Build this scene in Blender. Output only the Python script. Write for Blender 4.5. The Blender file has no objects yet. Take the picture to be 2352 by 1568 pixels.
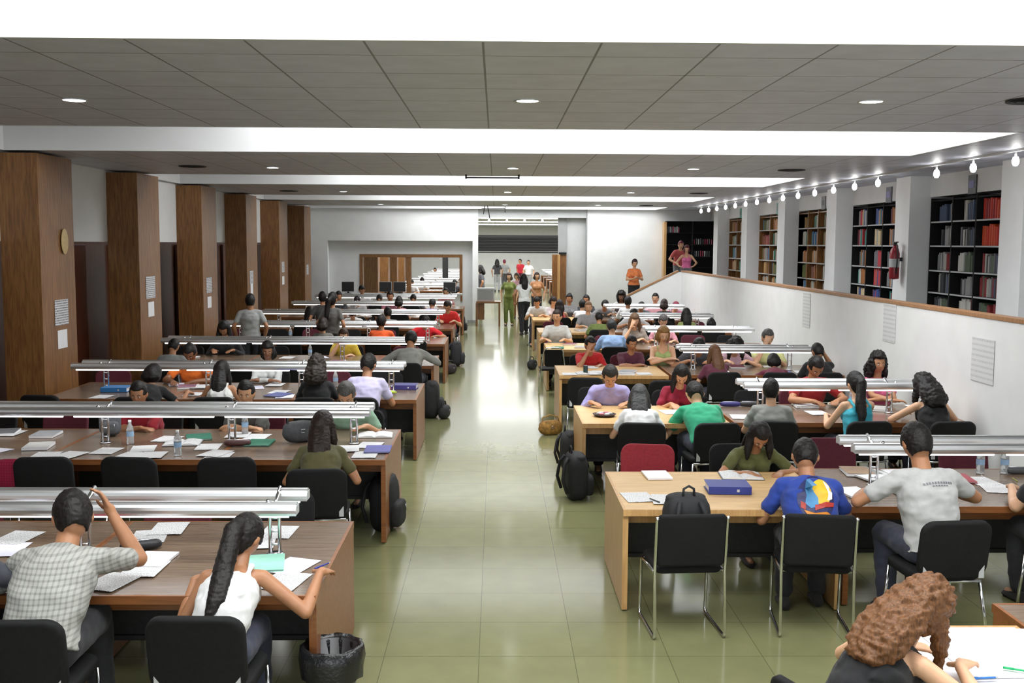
import bpy, bmesh, math, random
from mathutils import Vector, Matrix, noise
from mathutils.bvhtree import BVHTree
R=math.radians; PI=math.pi
SC=bpy.context.scene; COL=SC.collection
rnd=random.Random(7)
# ------------------------------------------------------------------ camera, world, exposure
cd=bpy.data.cameras.new('camera'); cam=bpy.data.objects.new('camera',cd); COL.objects.link(cam)
cd.sensor_width=36; cd.lens=2400*36/2352; cd.clip_end=200
def _cam():
    f=2400.; r=R(.3); dx,dy=1138-1176.,560-784.
    c,s=math.cos(r),math.sin(r); ux=c*dx-s*dy; uy=s*dx+c*dy
    a=-math.atan2(ux,math.hypot(f,uy)); p=math.atan2(-uy,f)
    F=Vector((math.sin(a)*math.cos(p),math.cos(a)*math.cos(p),-math.sin(p)))
    r0=Vector((math.cos(a),-math.sin(a),0)); u0=r0.cross(F)
    R2=c*r0+s*u0; U2=-s*r0+c*u0
    m=Matrix((R2,U2,-F)).transposed().to_4x4(); m.translation=(0,0,2.6); cam.matrix_world=m
_cam(); SC.camera=cam
SC.view_settings.view_transform='Standard'; SC.view_settings.look='None'; SC.view_settings.gamma=1
SC.view_settings.exposure=0.45; SC.view_settings.use_curve_mapping=False
w=bpy.data.worlds.new('world'); SC.world=w; w.use_nodes=True
w.node_tree.nodes['Background'].inputs[0].default_value=(.92,.96,1,1); w.node_tree.nodes['Background'].inputs[1].default_value=0.9
SC.cycles.use_denoising=True; SC.cycles.max_bounces=7; SC.cycles.diffuse_bounces=4; SC.cycles.glossy_bounces=3
SC.cycles.sample_clamp_indirect=6; SC.cycles.caustics_reflective=False; SC.cycles.caustics_refractive=False
SKYL=5.0   # brightness of the roof-light glazing
def area(name,loc,sx,sy,power,rot=(0,0,0),col=(1,1,1)):
    l=bpy.data.lights.new(name,'AREA'); l.shape='RECTANGLE'; l.size=sx; l.size_y=sy; l.energy=power; l.color=col
    o=bpy.data.objects.new(name,l); o.location=loc; o.rotation_euler=rot; COL.objects.link(o); return o
# soft fill light added behind the camera, no window stands there
area('fill_behind',(0.5,-4.5,3.2),9,2.6,160,(R(80),0,0),(.95,.98,1))
# ------------------------------------------------------------------ materials
MATS={}
def lin(c): return tuple((x/12.92 if x<=.04045 else ((x+.055)/1.055)**2.4) for x in c)
def rgb(r,g,b): return lin((r/255,g/255,b/255))
def new_mat(name):
    m=bpy.data.materials.new(name); m.use_nodes=True; nt=m.node_tree
    return m,nt,nt.nodes['Principled BSDF']
def N(nt,t,**k):
    n=nt.nodes.new(t)
    for a,b in k.items():
        if a.startswith('i_'):
            n.inputs[a[2:].replace('_',' ')].default_value=b
        else: setattr(n,a,b)
    return n
def ramp(nt,fac,stops):
    r=nt.nodes.new('ShaderNodeValToRGB'); e=r.color_ramp.elements
    while len(e)<len(stops): e.new(.5)
    for i,(p,c) in enumerate(stops): e[i].position=p; e[i].color=(*c,1)
    nt.links.new(fac,r.inputs[0]); return r.outputs[0]
def mat(name,c,rough=.6,metal=0,var=.12,scale=30,bump=.0,bscale=200,spec=.5,stretch=None,sheen=0):
    """procedural: base colour varied by noise, optional noise bump"""
    if name in MATS: return MATS[name]
    m,nt,b=new_mat(name); L=nt.links.new
    tc=N(nt,'ShaderNodeTexCoord'); mp=N(nt,'ShaderNodeMapping'); L(tc.outputs['Object'],mp.inputs[0])
    if stretch: mp.inputs['Scale'].default_value=stretch
    n=N(nt,'ShaderNodeTexNoise'); n.inputs['Scale'].default_value=scale; n.inputs['Detail'].default_value=3
    L(mp.outputs[0],n.inputs[0])
    lo=tuple(x*(1-var) for x in c); hi=tuple(min(1,x*(1+var)) for x in c)
    L(ramp(nt,n.outputs[0],[(.3,lo),(.7,hi)]),b.inputs['Base Color'])
    b.inputs['Roughness'].default_value=rough; b.inputs['Metallic'].default_value=metal
    b.inputs['Specular IOR Level'].default_value=spec
    if sheen: b.inputs['Sheen Weight'].default_value=sheen
    if bump:
        n2=N(nt,'ShaderNodeTexNoise'); n2.inputs['Scale'].default_value=bscale; L(mp.outputs[0],n2.inputs[0])
        bp=N(nt,'ShaderNodeBump'); bp.inputs['Strength'].default_value=bump; bp.inputs['Distance'].default_value=.01
        L(n2.outputs[0],bp.inputs['Height']); L(bp.outputs[0],b.inputs['Normal'])
    MATS[name]=m; return m
def wood(name,c1,c2,rough=.4,stretch=(14,14,1.2),scale=3):
    m,nt,b=new_mat(name); L=nt.links.new
    tc=N(nt,'ShaderNodeTexCoord'); mp=N(nt,'ShaderNodeMapping'); mp.inputs['Scale'].default_value=stretch
    L(tc.outputs['Object'],mp.inputs[0])
    n=N(nt,'ShaderNodeTexNoise'); n.inputs['Scale'].default_value=scale; n.inputs['Detail'].default_value=6; n.inputs['Distortion'].default_value=.6
    L(mp.outputs[0],n.inputs[0]); L(ramp(nt,n.outputs[0],[(.3,c1),(.5,tuple((a+b_)/2 for a,b_ in zip(c1,c2))),(.72,c2)]),b.inputs['Base Color'])
    b.inputs['Roughness'].default_value=rough
    bp=N(nt,'ShaderNodeBump'); bp.inputs['Strength'].default_value=.08; bp.inputs['Distance'].default_value=.004
    L(n.outputs[0],bp.inputs['Height']); L(bp.outputs[0],b.inputs['Normal']); MATS[name]=m; return m
def emis(name,c,s):
    m,nt,b=new_mat(name); b.inputs['Base Color'].default_value=(*c,1); b.inputs['Emission Color'].default_value=(*c,1)
    b.inputs['Emission Strength'].default_value=s; MATS[name]=m; return m
def tilemat(name,c1,c2,joint,sx,sy,jw,rough,spec=.5,off=(0,0),bump=.1,coat=0):
    """grid of panels with thin joints, world XY"""
    m,nt,b=new_mat(name); L=nt.links.new
    tc=N(nt,'ShaderNodeTexCoord'); mp=N(nt,'ShaderNodeMapping'); mp.inputs['Location'].default_value=(off[0],off[1],0)
    L(tc.outputs['Object'],mp.inputs[0])
    br=N(nt,'ShaderNodeTexBrick'); br.offset=0; br.inputs['Scale'].default_value=1; br.inputs['Brick Width'].default_value=sx
    br.inputs['Row Height'].default_value=sy; br.inputs['Mortar Size'].default_value=jw; br.inputs['Mortar Smooth'].default_value=.3
    br.inputs['Color1'].default_value=(*c1,1); br.inputs['Color2'].default_value=(*c2,1); br.inputs['Mortar'].default_value=(*joint,1)
    L(mp.outputs[0],br.inputs[0])
    n=N(nt,'ShaderNodeTexNoise'); n.inputs['Scale'].default_value=4; n.inputs['Detail'].default_value=8; L(tc.outputs['Object'],n.inputs[0])
    mx=N(nt,'ShaderNodeMix'); mx.data_type='RGBA'; mx.blend_type='MULTIPLY'; mx.inputs[0].default_value=.5
    L(br.outputs[0],mx.inputs[6]); L(ramp(nt,n.outputs[0],[(.3,(.75,.75,.75)),(.7,(1,1,1))]),mx.inputs[7])
    L(mx.outputs[2],b.inputs['Base Color'])
    b.inputs['Roughness'].default_value=rough; b.inputs['Specular IOR Level'].default_value=spec
    if coat: b.inputs['Coat Weight'].default_value=coat; b.inputs['Coat Roughness'].default_value=.08
    bp=N(nt,'ShaderNodeBump'); bp.inputs['Strength'].default_value=bump; bp.inputs['Distance'].default_value=.003
    L(br.outputs['Fac'],bp.inputs['Height']); bp.invert=True; L(bp.outputs[0],b.inputs['Normal'])
    MATS[name]=m; return m
def textpaper(name,c,ink,rows=90,gap=.55):
    """paper with rows of small print, drawn from object coordinates"""
    m,nt,b=new_mat(name); L=nt.links.new
    tc=N(nt,'ShaderNodeTexCoord'); sp=N(nt,'ShaderNodeSeparateXYZ'); L(tc.outputs['Object'],sp.inputs[0])
    wv=N(nt,'ShaderNodeMath',operation='MULTIPLY'); wv.inputs[1].default_value=rows; L(sp.outputs[1],wv.inputs[0])
    fr=N(nt,'ShaderNodeMath',operation='FRACT'); L(wv.outputs[0],fr.inputs[0])
    gt=N(nt,'ShaderNodeMath',operation='GREATER_THAN'); gt.inputs[1].default_value=gap; L(fr.outputs[0],gt.inputs[0])
    mp=N(nt,'ShaderNodeMapping'); mp.inputs['Scale'].default_value=(260,rows,1); L(tc.outputs['Object'],mp.inputs[0])
    n=N(nt,'ShaderNodeTexNoise'); n.inputs['Scale'].default_value=1; L(mp.outputs[0],n.inputs[0])
    g2=N(nt,'ShaderNodeMath',operation='GREATER_THAN'); g2.inputs[1].default_value=.47; L(n.outputs[0],g2.inputs[0])
    mu=N(nt,'ShaderNodeMath',operation='MULTIPLY'); L(gt.outputs[0],mu.inputs[0]); L(g2.outputs[0],mu.inputs[1])
    mx=N(nt,'ShaderNodeMix'); mx.data_type='RGBA'; L(mu.outputs[0],mx.inputs[0]); mx.inputs[6].default_value=(*c,1); mx.inputs[7].default_value=(*ink,1)
    L(mx.outputs[2],b.inputs['Base Color']); b.inputs['Roughness'].default_value=.7; MATS[name]=m; return m
M_white=mat('white_paint',rgb(226,227,226),.75,var=.03,scale=3,bump=.03)
M_shaft=mat('shaft_white',rgb(216,217,218),.8,var=.02,scale=3)
M_ceil=tilemat('ceiling_panels',rgb(214,217,232),rgb(208,211,226),rgb(120,121,124),.665,.665,.008,.5,off=(.08,.25),bump=.15)
M_floor=tilemat('floor_tiles',rgb(134,135,96),rgb(129,130,92),rgb(98,100,70),.6,.6,.003,.14,spec=.45,bump=.03,off=(.1,.2),coat=.08)
M_wood=wood('honey_wood',rgb(104,68,34),rgb(148,104,58))
M_woodd=wood('dark_wood',rgb(72,34,16),rgb(104,56,26),.45)
M_door=wood('door_wood',rgb(62,26,14),rgb(86,42,20),.35)
M_beech=wood('beech_top',rgb(196,158,104),rgb(222,186,130),.35,(1.2,14,14))
M_beechv=wood('beech_panel',rgb(182,138,86),rgb(206,164,108),.35)
M_top=wood('table_top',rgb(98,80,64),rgb(128,108,90),.22,(1.2,12,12))
M_edge=wood('table_edge',rgb(118,70,34),rgb(146,92,50),.35,(1.2,12,12))
M_black=mat('black_fabric',(.0065,.0065,.007),.75,var=.2,scale=60,bump=.3,bscale=600,spec=.3)
M_dgrey=mat('charcoal',(.03,.03,.032),.55,var=.15)
M_chrome=mat('chrome',(.72,.73,.75),.16,1,var=.03)
M_alu=mat('aluminium',(.80,.81,.82),.34,1,var=.01,stretch=(1,20,20))
M_redf=mat('red_fabric',rgb(150,40,50),.8,var=.15,scale=60,bump=.3,bscale=600)
M_marf=mat('maroon_fabric',rgb(84,22,38),.8,var=.15,scale=60,bump=.3,bscale=600)
M_paper=mat('paper',rgb(236,236,238),.65,var=.02)
M_print=textpaper('printed_paper',rgb(236,236,236),rgb(110,112,118))
M_print2=textpaper('ruled_paper',rgb(230,230,244),rgb(180,180,205),rows=120,gap=.8)
M_notice=textpaper('notice_paper',rgb(222,222,224),rgb(90,92,98),rows=32,gap=.45)
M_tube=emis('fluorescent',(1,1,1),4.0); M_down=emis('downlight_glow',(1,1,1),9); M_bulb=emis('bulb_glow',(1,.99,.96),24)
M_gray=mat('grey_paint',rgb(150,152,152),.6,var=.04,scale=4)
M_lgray=mat('light_grey',rgb(186,188,188),.6,var=.04,scale=4)
M_plas=mat('black_plastic',(.015,.015,.017),.35,var=.1)
M_glass=mat('clear_plastic',(.85,.9,.92),.08,var=.02); MATS['clear_plastic'].node_tree.nodes['Principled BSDF'].inputs['Transmission Weight'].default_value=.75
# ------------------------------------------------------------------ mesh building
class MB:
    def __init__(s): s.v=[]; s.f=[]; s.m=[]; s.cur=0; s.sm=[]; s.smooth=False
    def add(s,vs,fs):
        o=len(s.v); s.v+= [tuple(v) for v in vs]; s.f+=[tuple(i+o for i in f) for f in fs]; s.m+=[s.cur]*len(fs); s.sm+=[s.smooth]*len(fs); return s
    def box(s,a,b,ch=0):
        x0,y0,z0=a;x1,y1,z1=b
        if ch<=0:
            s.add([(x0,y0,z0),(x1,y0,z0),(x1,y1,z0),(x0,y1,z0),(x0,y0,z1),(x1,y0,z1),(x1,y1,z1),(x0,y1,z1)],
              [(0,3,2,1),(4,5,6,7),(0,1,5,4),(1,2,6,5),(2,3,7,6),(3,0,4,7)]); return s
        bm=bmesh.new(); bmesh.ops.create_cube(bm,size=1)
        for v in bm.verts: v.co=Vector(((x0+x1)/2+v.co.x*(x1-x0),(y0+y1)/2+v.co.y*(y1-y0),(z0+z1)/2+v.co.z*(z1-z0)))
        bmesh.ops.bevel(bm,geom=bm.edges[:],offset=ch,segments=2,profile=.6,affect='EDGES')
        s.add([v.co.copy() for v in bm.verts],[[v.index for v in f.verts] for f in bm.faces]); bm.free(); return s
    def obb(s,c,x,y,z):
        """oriented box: centre c, half-vectors x,y,z"""
        c,x,y,z=map(Vector,(c,x,y,z)); vs=[c+i*x+j*y+k*z for k in(-1,1) for j in(-1,1) for i in(-1,1)]
        s.add(vs,[(0,2,3,1),(4,5,7,6),(0,1,5,4),(1,3,7,5),(3,2,6,7),(2,0,4,6)]); return s
    def tube(s,pts,r,n=8,cap=True,closed=False):
        pts=[Vector(p) for p in pts]; rs=r if isinstance(r,(list,tuple)) else [r]*len(pts)
        sm=s.smooth; s.smooth=True; rings=[]; up=None
        for i,p in enumerate(pts):
            if closed: t=(pts[(i+1)%len(pts)]-pts[i-1])
            else: t=(pts[min(i+1,len(pts)-1)]-pts[max(i-1,0)])
            t.normalize()
            if up is None:
                up=Vector((0,0,1)) if abs(t.z)<.9 else Vector((1,0,0))
            a=t.cross(up).normalized(); b=a.cross(t).normalized(); up=b
            rings.append([p+rs[i]*(math.cos(2*PI*k/n)*a+math.sin(2*PI*k/n)*b) for k in range(n)])
        s.rings(rings,cap,closed); s.smooth=sm; return s
    def rings(s,rings,cap=True,closed=False):
        n=len(rings[0]); vs=[v for r in rings for v in r]; fs=[]; m=len(rings)
        for i in range(m if closed else m-1):
            j=(i+1)%m
            for k in range(n):
                l=(k+1)%n; fs.append((i*n+k,i*n+l,j*n+l,j*n+k))
        if cap and not closed:
            fs.append(tuple(range(n))[::-1]); fs.append(tuple((m-1)*n+k for k in range(n)))
        s.add(vs,fs); return s
    def lathe(s,prof,c=(0,0,0),n=20,cap=True):
        sm=s.smooth; s.smooth=True
        s.rings([[(c[0]+r*math.cos(2*PI*k/n),c[1]+r*math.sin(2*PI*k/n),c[2]+z) for k in range(n)] for r,z in prof],cap); s.smooth=sm; return s
    def cyl(s,c,r,h,n=16): return s.lathe([(r,0),(r,h)],c,n)
    def ell(s,c,r,n=16,m=12,rot=None,fn=None):
        """ellipsoid, closed; fn(dir)->scale"""
        sm=s.smooth; s.smooth=True
        vs=[];fs=[]
        def P(d):
            k=fn(d) if fn else 1
            q=Vector((d.x*r[0]*k,d.y*r[1]*k,d.z*r[2]*k))
            if rot: q=rot@q
            return Vector(c)+q
        vs.append(P(Vector((0,0,1))))
        for i in range(1,m):
            t=PI*i/m
            for k in range(n):
                a=2*PI*k/n; vs.append(P(Vector((math.sin(t)*math.cos(a),math.sin(t)*math.sin(a),math.cos(t)))))
        vs.append(P(Vector((0,0,-1)))); e=len(vs)-1
        for k in range(n): fs.append((0,1+k,1+(k+1)%n)); fs.append((e,e-n+(k+1)%n,e-n+k))
        for i in range(m-2):
            for k in range(n):
                a=1+i*n+k; b=1+i*n+(k+1)%n; fs.append((a,a+n,b+n,b))
        s.add(vs,fs); s.smooth=sm; return s
    def cone(s,a,b,ra,rb,n=12,flat=None):
        """tapered capsule from a to b"""
        a,b=Vector(a),Vector(b); t=(b-a)
        L=t.length; t=t/L if L>1e-6 else Vector((0,0,1))
        pts=[];rs=[]
        for k in (80,50,20): q=R(k); pts.append(a-t*ra*math.sin(q)); rs.append(ra*math.cos(q))
        pts.append(a); rs.append(ra); pts.append(b); rs.append(rb)
        for k in (20,50,80): q=R(k); pts.append(b+t*rb*math.sin(q)); rs.append(rb*math.cos(q))
        return s.tube(pts,rs,n)
    def mesh(s,name):
        me=bpy.data.meshes.new(name); me.from_pydata(s.v,[],s.f)
        me.polygons.foreach_set('material_index',s.m); me.polygons.foreach_set('use_smooth',s.sm); me.update(); return me
def obj(name,mb,m,parent=None,loc=None,rot=None,bevel=0,bevseg=2):
    me=mb if isinstance(mb,bpy.types.Mesh) else mb.mesh(name)
    o=bpy.data.objects.new(name,me); COL.objects.link(o)
    for mm in (m if isinstance(m,(list,tuple)) else [m]): me.materials.append(mm)
    if parent: o.parent=parent
    if loc: o.location=loc
    if rot: o.rotation_euler=rot
    if bevel:
        b=o.modifiers.new('bevel','BEVEL'); b.width=bevel; b.segments=bevseg; b.limit_method='ANGLE'
    return o
def tag(o,label,cat,group=None,kind=None):
    o['label']=label; o['category']=cat
    if group: o['group']=group
    if kind: o['kind']=kind
    return o
def thing(name,loc=(0,0,0),rz=0,label=None,cat=None,group=None):
    o=bpy.data.objects.new(name,None); COL.objects.link(o); o.location=loc; o.rotation_euler=(0,0,rz); o.empty_display_size=.1
    if label: tag(o,label,cat,group)
    return o
def struct(name,mb,m,**k):
    o=obj(name,mb,m,**k); o['kind']='structure'; return o
KIDS={}
def kids(o): return [c for c in o.children]
def dup(o,loc=None,rz=None,label=None,group=None,cat=None,parent=None):
    c=o.copy(); COL.objects.link(c)
    if parent: c.parent=parent
    if loc is not None: c.location=loc
    if rz is not None: c.rotation_euler=(0,0,rz)
    if label: c['label']=label
    if group: c['group']=group
    if cat: c['category']=cat
    if o.name not in KIDS: KIDS[o.name]=list(o.children)
    for ch in KIDS[o.name]: dup(ch,parent=c)
    return c
def reskin(o,m,i=0):
    o.material_slots[i].link='OBJECT'; o.material_slots[i].material=m
class Proto:
    """first use hands out the model itself, later uses hand out copies of it and of its parts"""
    def __init__(s,make): s.make=make; s.o=None
    def __call__(s,loc,rz,label,cat,group=None):
        if s.o is None:
            s.o=s.make(); o=s.o; o.location=loc; o.rotation_euler=(0,0,rz)
        else: o=dup(s.o,loc,rz)
        if 'group' in o: del o['group']
        tag(o,label,cat,group); return o

# ------------------------------------------------------------------ the room
ZC=3.72; YF=34.25; XL=-6.17; XR=7.0; YB=67.
def slab(name,a,b,m,ch=0): return struct(name,MB().box(a,b,ch),m)
slab('floor',(-9,-6,-.12),(9,YB+.3,0),M_floor)
OPEN=[(3.1,5.95),(10.35,13.15),(17.5,20.35),(24.75,27.6),(31.7,34.1)]
def ceiling_strip(y0,y1,i): 
    slab('ceiling',(-7.2,y0,ZC),(7.6,y1,ZC+.06),M_ceil)
ys=[-1.5]+[v for o in OPEN for v in o]+[YF]
for i in range(0,len(ys),2): ceiling_strip(ys[i],ys[i+1],i)
M_sky=emis('skylight_glazing',(.97,.985,1),SKYL)
for i,(a,b) in enumerate(OPEN):
    # ceiling borders left and right of the well, the well's walls and its glazing
    m=MB().box((5.18,a,ZC),(7.6,b,ZC+.06)); struct('ceiling',m,M_ceil)
    m=MB().box((-7.2,a,ZC),(-6.1,b,ZC+.06)); struct('ceiling',m,M_ceil)
    t=.05; zt=ZC+1.0
    e=.001; zb=ZC-.003; m=MB(); m.box((-6.1+e,a+e,zb),(5.18-e,a+.03,zt)).box((-6.1+e,b-.03,zb),(5.18-e,b-e,zt)).box((-6.1+e,a+.03,zb),(-6.07,b-.03,zt)).box((5.15,a+.03,zb),(5.18-e,b-.03,zt))
    m.box((-6.1-t,a-t,zt),(5.18+t,b+t,zt+.05))
    struct('skylight_well',m,M_shaft)
    g=struct('window_%d'%(i+1),MB().box((-2.9,a+.25,zt-.05),(4.9,b-.25,zt-.01)),M_sky)
# left wall: white upper part, dark wood doors below, wood pillars
slab('wall_left',(XL-.12,-1.5,2.6),(XL,YF,ZC),M_white)
slab('wall_left_lower',(XL-.5,-1.5,0),(XL-.4,YF,2.62),M_woodd)
COLY=[9.75+3.6*k for k in range(7)]
for i,y in enumerate(COLY):
    struct('pillar_%d'%(i+1),MB().box((XL,y-.2,0),(-5.68,y+.85,ZC-.03),.006),M_wood)
    if i<6:
        # recess between pillars holding a pair of doors
        d=obj('panel_door',MB().box((XL-.38,y+.9,.02),(XL-.33,y+2.1,2.55),.006).box((XL-.38,y+2.12,.02),(XL-.33,y+3.35,2.55),.006),M_door)
        d.name='door_%d'%(i+1); d['kind']='structure'
        h=MB().tube([(XL-.33,y+2.0,1.02),(XL-.27,y+2.0,1.02),(XL-.27,y+2.0,1.4),(XL-.33,y+2.0,1.4)],.012)
        obj('door_handle',h,M_chrome,parent=d)
# low wall of the raised gallery, its cap, gallery floor
GY0,GY1=2.2,28.5; XW=5.05; ZG=1.1
slab('wall_gallery',(XW,GY0,0),(XW+.12,GY1,1.86),M_white)
M_rail=wood('rail_wood',rgb(140,98,62),rgb(170,128,88)); slab('trim_1',(XW-.01,GY0,1.86),(XW+.13,GY1,1.905),M_rail,.005)
slab('floor_gallery',(XW+.12,GY0,0),(XR+.4,YF,ZG),M_gray)
slab('wall_right',(XR+.32,-1.5,0),(XR+.45,YF,ZC),M_white)
# wall between the shelf recesses
PILY=[13.2+3.66*k for k in range(-1,6)]
for i,y in enumerate(PILY):
    struct('pilaster_%d'%(i+1),MB().box((6.65,y,ZG),(XR+.32,y+.6,ZC-.002),.004),M_white)
m=MB().box((XR-.02,-1.5,3.38),(XR+.32,YF,ZC-.001)); struct('wall_right_upper',m,M_white)
# sloping stair parapet at the gallery's far end and the stair behind it
m=MB(); y0,y1=GY1,GY1+.12
m.add([(3.0,y0,0),(XW+.12,y0,0),(XW+.12,y0,1.86),(XW-.1,y0,1.86),(3.35,y0,1.05),(3.0,y0,.9),(3.0,y1,0),(XW+.12,y1,0),(XW+.12,y1,1.86),(XW-.1,y1,1.86),(3.35,y1,1.05),(3.0,y1,.9)],
 [(5,4,3,2,1,0),(6,7,8,9,10,11),(0,1,7,6),(1,2,8,7),(2,3,9,8),(3,4,10,9),(4,5,11,10),(5,0,6,11)])
struct('wall_stair',m,M_white)
m=MB(); m.obb(((3.35+XW-.1)/2,GY1+.06,1.055+.43),((XW-.1-3.35)/2+.02,0,.405),(0,.075,0),(-.010,0,.020)); struct('trim_2',m,M_rail)
for k in range(7):
    x=3.25+k*.27; slab('stair_step',(x,GY1+.125,0 if k==0 else .16*k-.02),(XW+.12,GY1+1.5,.16*(k+1)-.02),M_gray)
# far wall with recessed bay, inner window and doorway
def fw(name,x0,x1,z0,z1,y=YF,t=.2,m=None): return slab(name,(x0,y,z0),(x1,y+t,z1),m or M_white)
fw('wall_far',-7.2,-5.5,0,ZC)
fw('wall_far_upper',-5.5,-.62,2.68,ZC)
fw('wall_far_right',2.95,7.6,0,ZC)
YR=YF+.35
fw('wall_bay',-5.5,-4.42,0,2.68,YR); fw('wall_bay_edge',-1.2,-.62,0,2.68,YR); fw('wall_bay_top',-4.42,-1.2,2.14,2.68,YR); fw('wall_bay_sill',-4.42,-1.2,0,.72,YR)
slab('wall_bay_side',(-5.52,YF+.2,0),(-5.5,YR+.2,2.68),M_white); slab('wall_door_jamb',(-.618,YF+.001,0),(-.6,YR+.25,ZC-.001),M_white); slab('wall_bay_corner',(-.78,YF,0),(-.619,YR-.001,2.679),M_white)
slab('wall_bay_soffit',(-5.5,YF+.2,2.68),(-.6,YR+.2,2.8),M_white)
# door surround on the right: grey return wall and header
slab('wall_door_right',(2.28,YF+.25,0),(2.95,YF+.4,ZC),M_lgray); slab('wall_door_side',(2.93,YF,0),(2.96,YF+.4,ZC),M_gray)
slab('wall_door_post',(2.02,YF+.2,0),(2.3,YF+.42,ZC),M_gray)
slab('wall_door_header',(-.6,YF+.02,3.45),(2.95,YF+.3,ZC),M_lgray)
slab('baseboard_far',(-.95,YF-.015,0),(-.6,YF,.1),M_gray)
# wood-framed window into the next hall
wf=MB(); x0,x1,z0,z1=-4.5,-1.12,.7,2.24; b=.1; y0,y1=YR-.03,YR+.22
wf.box((x0,y0,z0),(x0+b,y1,z1)).box((x1-b,y0,z0),(x1,y1,z1)).box((x0+b,y0,z1-b),(x1-b,y1,z1)).box((x0+b,y0,z0),(x1-b,y1,z0+.06))
wn=struct('window_6',wf,M_wood)
obj('mullion',MB().box((-2.97,y0+.02,z0+.06),(-2.82,y1-.02,z1-b)),M_wood,parent=wn)
mg,ntg,bg=new_mat('pane_glass'); bg.inputs['Transmission Weight'].default_value=1; bg.inputs['Roughness'].default_value=0; bg.inputs['IOR'].default_value=1.05
obj('pane',MB().box((x0+b,YR+.09,z0+.06),(x1-b,YR+.1,z1-b)),mg,parent=wn)
# open door leaf and black grille band over the doorway
d=struct('door_7',MB().box((2.0,YF-.55,.01),(2.05,YF+.2,2.26),.004),M_beechv)
d=obj('door_leaf',MB().box((1.83,YF+.18,.01),(2.3,YF+.24,2.26),.004),M_wood); d.name='door_8'; d['kind']='structure'
obj('door_closer',MB().box((2.05,YF+.12,2.27),(2.3,YF+.18,2.33),.01),M_black,parent=d)
tr=thing('transom_grille',(0,0,0),0,'dark grey slatted transom band across the doorway to the next hall','grille')
obj('frame',MB().box((-.6,YF+.22,2.3),(2.02,YF+.27,2.34)).box((-.6,YF+.22,2.84),(2.02,YF+.27,2.88)),M_plas,parent=tr)
for k in range(5): 
    z=2.37+k*.095; obj('slat',MB().obb((.71,YF+.245,z+.035),(1.31,0,0),(0,.03,.015),(0,-.012,.034)),M_dgrey,parent=tr)
# ------------------------------------------------------------------ next hall
slab('wall_far_hall',(-9,YB,0),(9,YB+.2,ZC),M_white)
slab('wall_hall_left',(-9,YF+.3,0),(-8.8,YB,ZC),M_white); slab('wall_hall_right',(8.8,YF+.3,0),(9,YB,ZC),M_white)
HO=[(37.5,40.),(45.,47.5),(52.5,55),(60,62.5)]
ys=[YF+.3]+[v for o in HO for v in o]+[YB]
for i in range(0,len(ys),2): slab('ceiling_hall',(-9,ys[i],ZC),(9,ys[i+1],ZC+.06),M_ceil)
for i,(a,b) in enumerate(HO): struct('window_%d'%(7+i),MB().box((-6.,a,ZC+.02),(6.,b,ZC+.06)),M_sky)
slab('wall_over_far',(-7.3,YF,ZC),(7.7,YF+.3,ZC+.5),M_white)
for i in range(5): slab('pillar_%d'%(8+i),(-4.95,37.6+3.6*i,0),(-4.25,38.3+3.6*i,ZC-.02),M_wood)
slab('pillar_13',(-2.4,46.6,0),(-2.15,46.85,ZC-.02),M_dgrey)
# ------------------------------------------------------------------ ceiling fittings
def mk_down():
    t=thing('downlight'); obj('trim_ring',MB().lathe([(.085,0),(.105,-.008),(.105,-.001),(.085,-.001)],n=24,cap=False),M_white,parent=t)
    obj('lens',MB().lathe([(.085,-.003),(.085,-.001)],n=24),M_down,parent=t); return t
P_down=Proto(mk_down)
ordn=['first','second','third','fourth','fifth']
for j,Y in enumerate((8.35,15.75,23.0,30.4)):
    for i,(X,s) in enumerate(((-3.36,'left'),(.24,'middle'),(2.92,'right'))):
        P_down((X,Y+(.15 if i==0 else -.1 if i==2 else 0),ZC-.001),0,'%s round white downlight lit in the %s ceiling strip from the front'%(s,ordn[j]),'downlight')
def mk_vent():
    t=thing('ceiling_diffuser'); obj('rim',MB().lathe([(.17,0),(.2,-.012),(.2,-.001),(.17,-.001)],n=28,cap=False),M_dgrey,parent=t)
    for k,r in enumerate((.05,.1,.15)): obj('ring',MB().lathe([(r,-.004),(r+.02,-.015),(r+.022,-.012),(r+.004,-.001)],n=28,cap=False),M_dgrey,parent=t)
    obj('core',MB().lathe([(.165,-.002),(.165,-.001)],n=24),M_black,parent=t); return t
P_vent=Proto(mk_vent)
for X,Y,l in ((4.12,8.1,'dark round ceiling diffuser at the right edge of the nearest strip'),(4.4,15.7,'dark round ceiling diffuser at the right of the second strip'),(-4.5,15.7,'dark round ceiling diffuser above the second wood pillar'),(4.4,22.9,'dark round ceiling diffuser at the right of the third strip'),(-4.5,22.9,'dark round ceiling diffuser at the left of the third strip'),(4.3,30.2,'dark round ceiling diffuser at the right of the farthest strip')):
    P_vent((X,Y,ZC-.001),0,l,'diffuser')
t=thing('ceiling_rail',(0,17.2,ZC),0,'thin dark rail hanging at the edge of the second skylight','rail')
obj('bar',MB().tube([(-.5,0,-.05),(.36,0,-.05)],.012),M_dgrey,parent=t)
for x in (-.5,.36): obj('hanger',MB().tube([(x,0,0),(x,0,-.07)],.015),M_plas,parent=t)
t=thing('ceiling_bracket',(-.35,31.2,ZC),0,'dark bent bracket with cable hanging from the far ceiling','bracket')
obj('bar',MB().tube([(-.1,0,-.08),(.6,0,-.08)],.012),M_plas,parent=t); obj('arm',MB().tube([(0,0,0),(-.04,0,-.25)],.012).tube([(.08,0,0),(.16,0,-.42)],.012).tube([(.6,0,0),(.6,0,-.2)],.01),M_plas,parent=t)
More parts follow.
